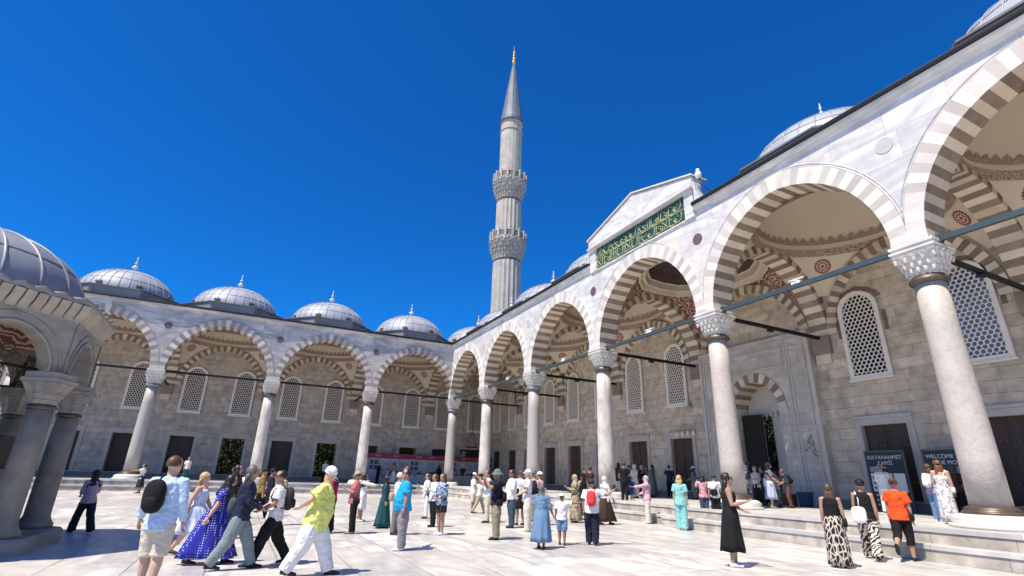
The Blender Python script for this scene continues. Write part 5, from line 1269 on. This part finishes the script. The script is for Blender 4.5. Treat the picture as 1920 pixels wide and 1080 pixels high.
    # bags
    for bg_ in ([bag] if bag and isinstance(bag[0], str) else (bag or [])):
        kd, cm = bg_[0], CL[bg_[1]]; sd_ = bg_[2] if len(bg_) > 2 else 1
        mb = MB(); bs = MB(); kk = Matrix.Diagonal((k, k, k))
        if kd == 'backpack':
            sball(mb, (0, 0, 0), (.052*k, .078*k, .125*k), Matrix.Identity(3)); off = k*T((-.118-fa*.2, sd_*.0 if abs(sd_) == 1 else .045, .70)); Rm = Rl
            mb.v = [tuple(off+Rm @ Vector(v)) for v in mb.v]
            m2 = MB(); sball(m2, (0, 0, 0), (.022*k, .055*k, .05*k), Matrix.Identity(3)); o2 = k*T((-.172-fa*.2, 0 if abs(sd_) == 1 else .045, .65)); m2.v = [tuple(o2+Rm @ Vector(v)) for v in m2.v]; 
            for s in ((1, -1) if sd_ != 2 else (1,)):
                bs.path([k*T(p) for p in ((-.08, s*.055, .79), (-.02, s*.062, .842), (.05, s*.066, .80), (.078+fa*.6, s*.07, .72), (.03, s*.10, .62), (-.07, s*.075, .60))], k*.009, 6)
            bo = mb.build('backpack', [cm], t); m2.build('front_pocket', [cm], bo); bs.build('shoulder_strap', [cm], bo)
        elif kd in ('sling', 'tote', 'purse'):
            sz = {'sling': (.045, .085, .075), 'tote': (.03, .085, .10), 'purse': (.03, .055, .04)}[kd]; pos = {'sling': (-.10, sd_*.04, .60), 'tote': (-.085, sd_*.07, .56), 'purse': (-.02, sd_*.13, .52)}[kd]
            if kd == 'purse': sz = (.055, .028, .045)
            sball(mb, (0, 0, 0), tuple(x*k for x in sz), Matrix.Identity(3), e=3.5); o_ = k*T(pos); mb.v = [tuple(o_+Rl @ Vector(v)) for v in mb.v]
            os_ = -sd_ if kd == 'sling' else sd_
            bs.path([k*T(p) for p in ((pos[0], pos[1]-.01*sd_, pos[2]+sz[2]*.8), (-.075, os_*.05, .75), (-.02, os_*.075, .842), (.06, os_*.06, .76), (pos[0]+.05, pos[1]+.02*sd_, pos[2]+sz[2]*.8))], k*.007, 5)
            bo = mb.build({'sling': 'shoulder_bag', 'tote': 'tote_bag', 'purse': 'handbag'}[kd], [cm], t); bs.build('strap', [cm], bo)
    if item:
        s = 1 if item[1] == 'l' else -1; sh, el, wr, ud, fd = A[s]; mb = MB(); c = k*(wr+fd*.07)
        if item[0] == 'phone': mb.box(c.x-.006, c.x+.006, c.y-.037, c.y+.037, c.z-.02, c.z+.125, rot=0); mb.build('phone', [BLACK], t)
        elif item[0] == 'camera': mb.box(c.x-.04, c.x+.04, c.y-.065, c.y+.065, c.z-.03, c.z+.06); mb.tube((c.x+.04, c.y, c.z+.015), (c.x+.12, c.y, c.z+.015), .033, 12); mb.build('camera', [BLACK], t)
        elif item[0] == 'hat': mb.lathe([(.16, -.01), (.165, 0), (.09, .01), (.085, .08), (.02, .095)], n=20); mb.v = [tuple(Vector((c.x, c.y, c.z))+Matrix.Rotation(1.4, 3, 'X') @ Vector(v)) for v in mb.v]; mb.build('straw_hat', [CL['cream']], t)
    return t
# baked standing points, in metres
person('man in light blue shirt and cream shorts with black backpack, back turned, nearest the camera', (37.51, -17.90, 0.0), 2.847, 1.733, near=2,top='lightblue',tl='long',bot='cream',bl='knee',arms=('hold',((-.05,.2,-1),(.25,.1,-1))),legs='apart',hair=('short','brown'),head=(-25,5),bag=('backpack','black',2),skin='light',loose=1.5,long_top=.02)
person('blonde woman in pale blue striped dress striding behind the polka dot dress', (33.71, -17.66, 0.0), 1.267, 1.558, near=1,dress='bluestripe',hem=.24,flare=.12,arms=('swingf','swingb'),legs='walk',hair=('bob','blonde'),skin='light',sex='f',shoe='black',head=(0,8))
person('woman in long cobalt polka dot dress walking, black headscarf', (35.01, -17.30, 0.0), 1.415, 1.550, near=2,dress='dots',hem=.07,flare=.145,top='dots',arms=('front',((-.35,.2,-1),(-.5,.1,-1))),legs='walk',hair=('hijab','black'),sex='f',fat=.03,skin='light',lean=14,head=(0,12))
person('grey haired man in navy sweater and grey trousers with slate shoulder bag on his back', (35.70, -16.90, 0.0), 1.518, 1.710, near=2,top='navy',tl='long',bot='greyblue',arms=('front','front'),legs='walk',hair=('bob','grey'),bag=('sling','slate',1),skin='tan',head=(0,12),lean=5,loose=1.4,shoe='black')
person('man in white T-shirt and black trousers with black daypack and sunglasses', (35.41, -16.33, 0.0), -1.552, 1.639, near=2,top='white',bot='black',arms=('front','front'),legs='walk',hair=('short','black'),bag=('backpack','charcoal',1),glasses=True,skin='tan',loose=1.6,shoe='black')
person('elderly man in yellow shirt, white trousers and white cap, hands behind his back', (36.65, -15.78, 0.0), 1.299, 1.730, near=2,top='yellow',bot='white',arms=('back','back'),legs='walk',hair=('short','white'),hat=('cap','white'),fat=.035,skin='light',head=(0,32),lean=12,loose=2.2,long_top=.03,shoe='black')
person('man in mustard shirt, black trousers and dark cap beside the second shaded column', (25.08, -16.22, 0.0), 1.617, 1.703, top='mustard',bot='black',arms=('down','down'),legs='walk',hair=('short','black'),hat=('cap','charcoal'),head=(0,15))
person('dark clothed person just behind the man in the mustard shirt', (24.14, -15.89, 0.0), 1.866, 1.643, top='darknavy',tl='long',bot='black',arms=('front','down'),hair=('short','black'),hat=('cap','navy'))
person('white haired visitor in beige jacket half hidden behind the black daypack man', (27.77, -15.75, 0.0), 2.023, 1.565, top='beige',tl='long',bot='black',arms=('front','front'),hair=('short','white'),bag=('sling','black',1))
person('person all in black standing behind the polka dot dress', (31.10, -17.09, 0.0), 1.047, 1.689, top='black',tl='long',dress='black',dtop=.56,hem=.1,flare=.12,arms=('front','fold'),hair=('hijab','black'),sex='f')
person('person in dark navy crouched over a leaflet behind the group in black', (27.55, -17.40, 0.0), 1.762, 1.702, top='darknavy',tl='long',bot='navy',arms=('hold','front'),hair=('short','grey'),lean=25)
person('woman in magenta top and black trousers behind the yellow shirted man', (30.32, -14.58, 0.0), -1.864, 1.665, top='magenta',tl='mid',bot='black',bl='wide',arms=('phone','front'),hair=('hijab','black'),sex='f',shoe='black')
person('man in rose T-shirt, black trousers and grey cap looking at his phone', (30.57, -13.99, 0.0), -1.728, 1.620, near=1,top='rose',bot='black',arms=('phone','phone'),hair=('short','black'),hat=('cap','beige'),bag=('purse','black',1),shoe='tan',item=('phone','r'),head=(0,12),fat=.015,skin='tan')
person('woman in white behind the rose T-shirt, holding a phone out at arm length', (26.73, -12.99, 0.0), 1.192, 1.571, top='white',tl='long',dress='white',dtop=.6,hem=.25,flare=.12,arms=('down','reach'),hair=('hijab','black'),sex='f',item=('phone','r'),shoe='white')
person('woman in long teal dress and black headscarf facing right', (29.07, -12.76, 0.0), 1.240, 1.520, near=1,dress='teal',top='teal',tl='long',hem=.03,flare=.17,arms=('front','down'),hair=('hijab','black'),sex='f')
person('white haired woman holding a camera behind the turquoise T-shirt', (31.05, -12.88, 0.0), 1.043, 1.631, top='white',tl='long',bot='grey',arms=('phone','phone'),hair=('short','white'),sex='f',bag=('sling','beige',-1),item=('camera','r'),shoe='black')
person('man in turquoise T-shirt and grey trousers raising one arm to take a selfie', (34.10, -13.56, 0.0), -1.622, 1.697, near=1,top='turquoise',bot='midgrey',arms=('down',((-.3,1,.35),(-.15,.7,.8))),legs='stand',hair=('short','black'),fat=.035,glasses=True,shoe='white',skin='tan',head=(0,-14),loose=1.7,bl='long')
person('woman in white jacket, scarf and white trousers left of the plaid jacket', (25.58, -10.25, 0.0), -1.538, 1.640, top='white',tl='long',bot='white',arms=('front','phone'),hair=('bob','brown'),glasses=True,sex='f',bag=('purse','black',1),shoe='brown',skin='light')
person('woman with black leggings and cream tote half hidden by the plaid jacket', (28.96, -11.10, 0.0), -1.377, 1.622, top='white',tl='long',bot='black',arms=('phone','down'),hair=('long','brown'),sex='f',bag=('tote','cream',1))
person('woman in blue checked jacket and black shorts with bare legs', (31.28, -11.65, 0.0), -1.129, 1.638, near=1,top='plaid',tl='long',bot='charcoal',bl='short',arms=('front','hip'),hair=('bob','brown'),sex='f',shoe='white',skin='tan',loose=2.2,head=(0,10))
person('person in white T-shirt and cream shorts left of the white column foot', (22.80, -7.09, 0.0), 1.171, 1.738, top='white',bot='cream',bl='knee',arms=('front','front'),hair=('short','black'),hat=('cap','white'),head=(0,25),shoe='white')
person('person in white top and stone trousers bending forward before the white column', (23.15, -6.94, 0.0), 1.248, 1.599, top='offwhite',bot='beige',arms=('front','front'),legs='walk',hair=('short','black'),head=(0,35),lean=12)
person('man in bucket hat and khaki trousers photographing, dark jacket over his shoulder', (32.68, -10.56, 0.0), -1.785, 1.785, near=1,top='darknavy',bot='khaki',arms=('photo','photo'),hair=('short','black'),hat=('bucket','greengrey'),bag=[('sling','black',1),('purse','black',1)],shoe='beige',skin='tan',item=('camera','r'),loose=1.7)
person('person in white with raised hands just behind the bucket hat man', (27.67, -8.57, 0.0), -1.822, 1.815, top='white',tl='short',bot='cream',arms=('photo','photo'),hair=('short','black'))
person('stout man in white shirt, blue jeans and sunglasses', (29.70, -8.58, 0.0), -1.691, 1.840, near=1,top='white',tl='mid',bot='denimd',arms=('fold','front'),hair=('short','black'),glasses=True,fat=.035,shoe='brown',skin='brown',bag=('sling','brown',-1),loose=1.6)
person('person in white with a black coat behind the stout man in jeans', (28.84, -7.80, 0.0), 3.006, 1.840, top='white',tl='long',dress='black',dtop=.58,hem=.3,flare=.1,arms=('down','down'),hair=('short','brown'))
person('man in white cap, white T-shirt and stone trousers with navy backpack', (30.91, -8.62, 0.0), -1.981, 1.840, near=1,top='white',bot='offwhite',arms=('front','front'),hair=('short','white'),hat=('cap','white'),bag=('backpack','darknavy',1),skin='light',shoe='white',loose=1.6)
person('person in pink top and white cap between the navy backpack and the denim dress', (28.94, -7.05, 0.0), -2.439, 1.806, top='palepink',tl='long',bot='beige',arms=('phone','front'),hair=('short','brown'),hat=('cap','white'))
person('visitor in beige behind the man with the navy backpack', (27.44, -6.44, 0.0), -3.128, 1.840, top='beige',tl='long',bot='beige',hair=('short','brown'),arms=('down','down'))
person('woman in long denim dress and grey headscarf holding a child by the hand', (34.62, -10.24, 0.0), 2.356, 1.450, near=2,dress='denim',top='denim',tl='mid',hem=.11,flare=.17,arms=('down',((.1,.3,-1),(.3,.35,-1))),hair=('hijab','grey'),sex='f',fat=.04,legs='apart',shoe='black',skin='brown',loose=2)
person('child in white T-shirt, denim shorts and white cap pointing right', (34.11, -9.33, 0.0), 2.494, 1.224, near=2,top='white',bot='denim',bl='knee',arms=('down',((.1,1,.05),(.1,1,.15))),legs='apart',hair=('short','black'),hat=('cap','white'),skin='brown',fat=.01,loose=1.8,shoe='black')
person('woman in long olive patterned robe and beige headscarf reading her phone', (28.09, -4.94, 0.0), -1.980, 1.764, near=1,dress='camo',top='camo',tl='long',hem=.04,flare=.14,arms=('phone','phone'),hair=('hijab','beige'),sex='f',head=(0,22),item=('phone','r'))
person('woman in black vest and dark cap right of the olive robe', (26.95, -3.78, 0.0), -3.129, 1.840, top='black',tl='none',dress='charcoal',dtop=.58,hem=.1,flare=.12,arms=('front','down'),hair=('bob','black'),hat=('cap','black'),sex='f',skin='light')
person('woman in dark red shawl with both hands raised, standing on the step', (24.18, -1.45, 0.36), 3.054, 1.840, top='brown',tl='mid',dress='rust',dtop=.60,hem=.08,flare=.13,arms=('photo','photo'),hair=('bun','black'),sex='f',item=('phone','l'),group='visitors on the arcade floor')
person('man in white T-shirt with red backpack, navy trousers and grey cap seen from behind', (34.30, -8.52, 0.0), 2.494, 1.603, near=2,top='white',bot='darknavy',arms=('down',((.3,.9,-.35),(.5,.5,.35))),legs='apart',hair=('short','black'),hat=('cap','charcoal'),bag=('backpack','red',1),fat=.03,skin='tan',shoe='brown',loose=1.7,item=('phone','r'))
person('woman in white headscarf and dark brown skirt walking right', (29.10, -4.23, 0.0), 1.632, 1.792, near=1,top='white',tl='long',dress='brown',dtop=.57,hem=.07,flare=.13,arms=('down','swingf'),legs='walk',hair=('hijab','white'),sex='f')
person('woman in lilac headscarf and pink top with stone trousers, arm held out left', (28.92, -2.00, 0.0), -2.106, 1.809, near=1,top='palepink',tl='long',bot='offwhite',bl='wide',arms=('reach','front'),hair=('hijab','lilac'),sex='f',loose=1.8,shoe='white')
person('blonde woman in mint blouse and trousers seen from behind', (31.43, -2.61, 0.0), 2.236, 1.836, near=1,top='mint',tl='short',bot='mint',bl='wide',arms=('down','down'),hair=('bob','blonde'),sex='f',skin='light',shoe='white',long_top=.03,loose=1.6)
person('woman in long sleeveless black dress and white trainers with long black hair', (38.08, -7.64, 0.0), 0.814, 1.806, near=2,dress='black',hem=.16,flare=.135,dtop=.80,arms=('front',((.15,.12,-1),(1,-.1,.25))),hair=('long','black'),sex='f',skin='tan',shoe='white',bag=('purse','black',1),glasses=True)
person('woman with long wavy brown hair and black vine patterned skirt seen from behind', (38.81, -5.35, 0.0), 2.080, 1.652, near=2,top='black',tl='none',dress='vine',dtop=.62,hem=.03,flare=.13,arms=('down','down'),hair=('long','brown'),sex='f',bag=('purse','black',-1),fat=.012)
person('woman in black vest and zebra trousers with white tote bag and black cap', (38.31, -3.30, 0.0), 2.071, 1.840, near=2,top='black',tl='none',bot='zebra',bl='wide',arms=('front','down'),legs='walk',hair=('bun','black'),hat=('cap','black'),sex='f',bag=('tote','white',1),skin='tan',fat=.012)
person('woman in bright orange T-shirt and black capri trousers walking to the steps', (38.68, -2.57, 0.0), 1.924, 1.841, near=2,top='orange',tl='short',bot='black',bl='capri',arms=('down','down'),legs='stepr',hair=('bun','brown'),sex='f',bag=('purse','black',-1),skin='tan',fat=.03,loose=1.5,lean=4,shoe='black')
person('girl in pink checked shirt and jeans photographing from the lower step', (31.42, -1.43, 0.36), 2.686, 1.520, top='pinkplaid',tl='long',bot='denimd',arms=('photo','photo'),hair=('long','black'),sex='f',item=('camera','l'),group='visitors on the arcade floor')
person('person in white and black mostly hidden behind the black dress woman', (31.94, -1.40, 0.36), 2.493, 1.532, top='white',tl='short',bot='black',arms=('down','front'),hair=('short','black'),bag=('sling','black',1),group='visitors on the arcade floor')
person('woman in black with headscarf at the left of the group by the column', (22.98, 1.26, 0.72), 2.653, 1.769, top='charcoal',tl='long',dress='white',dtop=.5,hem=.12,flare=.11,arms=('fold','front'),hair=('hijab','black'),sex='f',group='visitors on the arcade floor')
person('tall man in black standing on the platform beside the white column', (25.46, -0.37, 0.72), 2.819, 1.710, top='black',tl='short',bot='black',arms=('front','hip'),hair=('short','black'),group='visitors on the arcade floor')
person('man in dark shirt farther back behind the group in black', (18.27, 5.80, 0.72), 2.285, 1.840, top='charcoal',bot='black',arms=('down','down'),hair=('short','black'),group='visitors on the arcade floor')
person('child in blue shorts standing before the group on the platform', (25.38, 0.15, 0.72), 2.544, 1.000, top='blue',bot='blue',bl='knee',arms=('down','down'),hair=('short','brown'),group='visitors on the arcade floor')
person('woman in cream with white headscarf in the middle of the platform group', (22.71, 2.55, 0.72), -3.047, 1.762, top='offwhite',tl='long',dress='cream',dtop=.55,hem=.05,flare=.12,arms=('fold','front'),hair=('hijab','offwhite'),sex='f',group='visitors on the arcade floor')
person('woman in black dress with pale headscarf in the platform group', (19.40, 5.89, 0.72), -2.798, 1.840, top='black',tl='long',dress='black',dtop=.6,hem=.05,flare=.12,arms=('front','down'),hair=('hijab','beige'),sex='f',group='visitors on the arcade floor')
person('woman in long olive dress holding a phone up at the right of the platform group', (20.74, 5.57, 0.72), -2.816, 1.840, top='olive',tl='long',dress='greengrey',dtop=.6,hem=.04,flare=.14,arms=('photo','front'),hair=('bob','black'),sex='f',item=('phone','l'),group='visitors on the arcade floor')
person('man in navy shirt and black trousers before the tall shutters', (21.86, 5.88, 0.72), 2.478, 1.807, top='navy',tl='long',bot='black',arms=('photo','hold'),hair=('short','black'),hat=('cap','charcoal'),group='visitors on the arcade floor')
person('person in grey green patterned coat and white cap in front of the dark shutters', (23.79, 5.87, 0.72), -2.536, 1.737, top='greengrey',tl='long',dress='greengrey',dtop=.6,hem=.2,flare=.11,arms=('front','down'),hair=('hijab','black'),hat=('cap','white'),sex='f',group='visitors on the arcade floor')
person('woman in long navy patterned dress leaning against the pinkish column', (29.05, 3.81, 0.72), -2.534, 1.850, dress='swirl',top='swirl',tl='short',hem=.08,flare=.13,arms=('fold','fold'),hair=('bun','brown'),sex='f',skin='light',lean=-4,group='visitors on the arcade floor')
person('grey haired woman in white waistcoat and black skirt by the portal', (30.65, 2.45, 0.72), -1.413, 1.606, top='offwhite',tl='none',dress='black',dtop=.58,hem=.1,flare=.11,arms=('fold','down'),hair=('short','grey'),sex='f',skin='light',group='visitors on the arcade floor')
person('person in dark blue behind the woman in the white waistcoat', (29.42, 4.40, 0.72), -1.947, 1.632, top='navy',tl='long',bot='navy',arms=('down','down'),hair=('short','black'),group='visitors on the arcade floor')
person('woman in grey top and pale blue skirt with dark headscarf by the portal', (31.34, 2.40, 0.72), 0.922, 1.726, top='grey',tl='short',dress='paleblue',dtop=.60,hem=.20,flare=.13,arms=('front','front'),hair=('hijab','darknavy'),sex='f',skin='light',bag=('tote','white',1),shoe='tan',loose=1.4,group='visitors on the arcade floor')
person('child in pale trousers standing by the portal table', (30.60, 3.76, 0.72), -2.752, 1.450, top='lilac',bot='grey',arms=('front','front'),hair=('short','black'),group='visitors on the arcade floor')
person('person in grey green T-shirt bent over with black backpack by the portal', (31.31, 3.53, 0.72), -2.333, 1.550, top='greengrey',tl='short',bot='rust',arms=('front','front'),hair=('short','grey'),bag=('backpack','black',1),lean=18,legs='bend',group='visitors on the arcade floor')
person('woman in straw sun hat and white shirt reading the sign', (34.12, 5.30, 0.72), 2.075, 1.744, near=1,top='white',tl='long',bot='white',bl='wide',arms=('front','front'),hair=('bun','brown'),hat=('sun','cream'),sex='f',loose=1.8,group='visitors on the arcade floor')
person('woman with long auburn hair in white floral dress with white handbag', (38.23, 0.69, 0.72), 1.918, 1.667, near=2,dress='floral',dtop=.76,hem=.05,flare=.12,arms=('front','down'),hair=('long','auburn'),sex='f',bag=('purse','white',-1),skin='light',shoe='white',head=(10,15),group='visitors on the arcade floor')
person('visitor with white backpack and pale jeans holding a straw hat', (37.49, 1.68, 0.72), 1.494, 1.608, near=1,top='lilac',bot='denim',arms=('front','hold'),hair=('bob','brown'),bag=('backpack','white',1),sex='f',item=('hat','r'),shoe='white',group='visitors on the arcade floor')
person('person in dark red and black beside the big column, in front of the second sign', (36.23, 5.87, 0.72), 2.165, 1.731, top='brown',tl='long',bot='black',arms=('front','front'),hair=('long','brown'),sex='f',group='visitors on the arcade floor')
person('person in lilac blouse and dark green trousers with dark headscarf next to the kiosk', (29.17, -20.32, 0.0), -2.521, 1.520, near=1,top='lilac',tl='mid',bot='darkgreen',bl='wide',arms=('front','front'),legs='walk',hair=('hijab','charcoal'),sex='f',loose=1.5)
person('woman in white top and black pinafore leaning on the grey column foot', (5.09, -22.44, 0.0), -1.582, 1.743, top='white',dress='charcoal',dtop=.70,hem=.2,flare=.12,arms=('reach','reach'),hair=('bun','black'),sex='f')
person('person in white top and dark skirt standing in the dark doorway', (1.88, -20.33, 0.72), 0.247, 1.593, top='white',tl='short',dress='teal',dtop=.55,hem=.15,flare=.11,arms=('front','down'),hair=('short','black'),sex='f',group='visitors on the arcade floor')
person('person in grey checked jacket and orange helmet by the barred window', (-3.55, -10.25, 0.72), 0.388, 1.840, top='floral',tl='long',bot='black',arms=('down','down'),hair=('short','black'),hat=('cap','mustard'),group='visitors on the arcade floor')
person('man in black beside the exhibition stand near the white column', (-3.47, -5.57, 0.72), 0.821, 1.840, top='black',tl='long',bot='black',arms=('front','front'),hair=('short','black'),group='visitors on the arcade floor')
person('woman in red top and pale skirt looking at the exhibition posters', (-3.57, -4.12, 0.72), -3.046, 1.840, top='rose',tl='long',dress='white',dtop=.6,hem=.05,flare=.12,arms=('front','front'),hair=('bun','black'),sex='f',group='visitors on the arcade floor')
person('child in pink in front of the exhibition stand', (-3.55, -4.76, 0.72), 2.376, 1.348, top='palepink',bot='grey',arms=('down','down'),hair=('short','black'),group='visitors on the arcade floor')
person('dark haired woman in black behind the display table', (-3.67, 0.33, 0.72), 2.633, 1.806, top='black',tl='long',bot='black',arms=('down','down'),hair=('long','black'),sex='f',group='visitors on the arcade floor')
person('person in black T-shirt, grey trousers and white cap standing beyond the corner column', (-1.46, 1.94, 0.72), 2.851, 1.840, top='black',tl='short',bot='grey',arms=('front','down'),hair=('short','black'),hat=('cap','white'),group='visitors on the arcade floor')
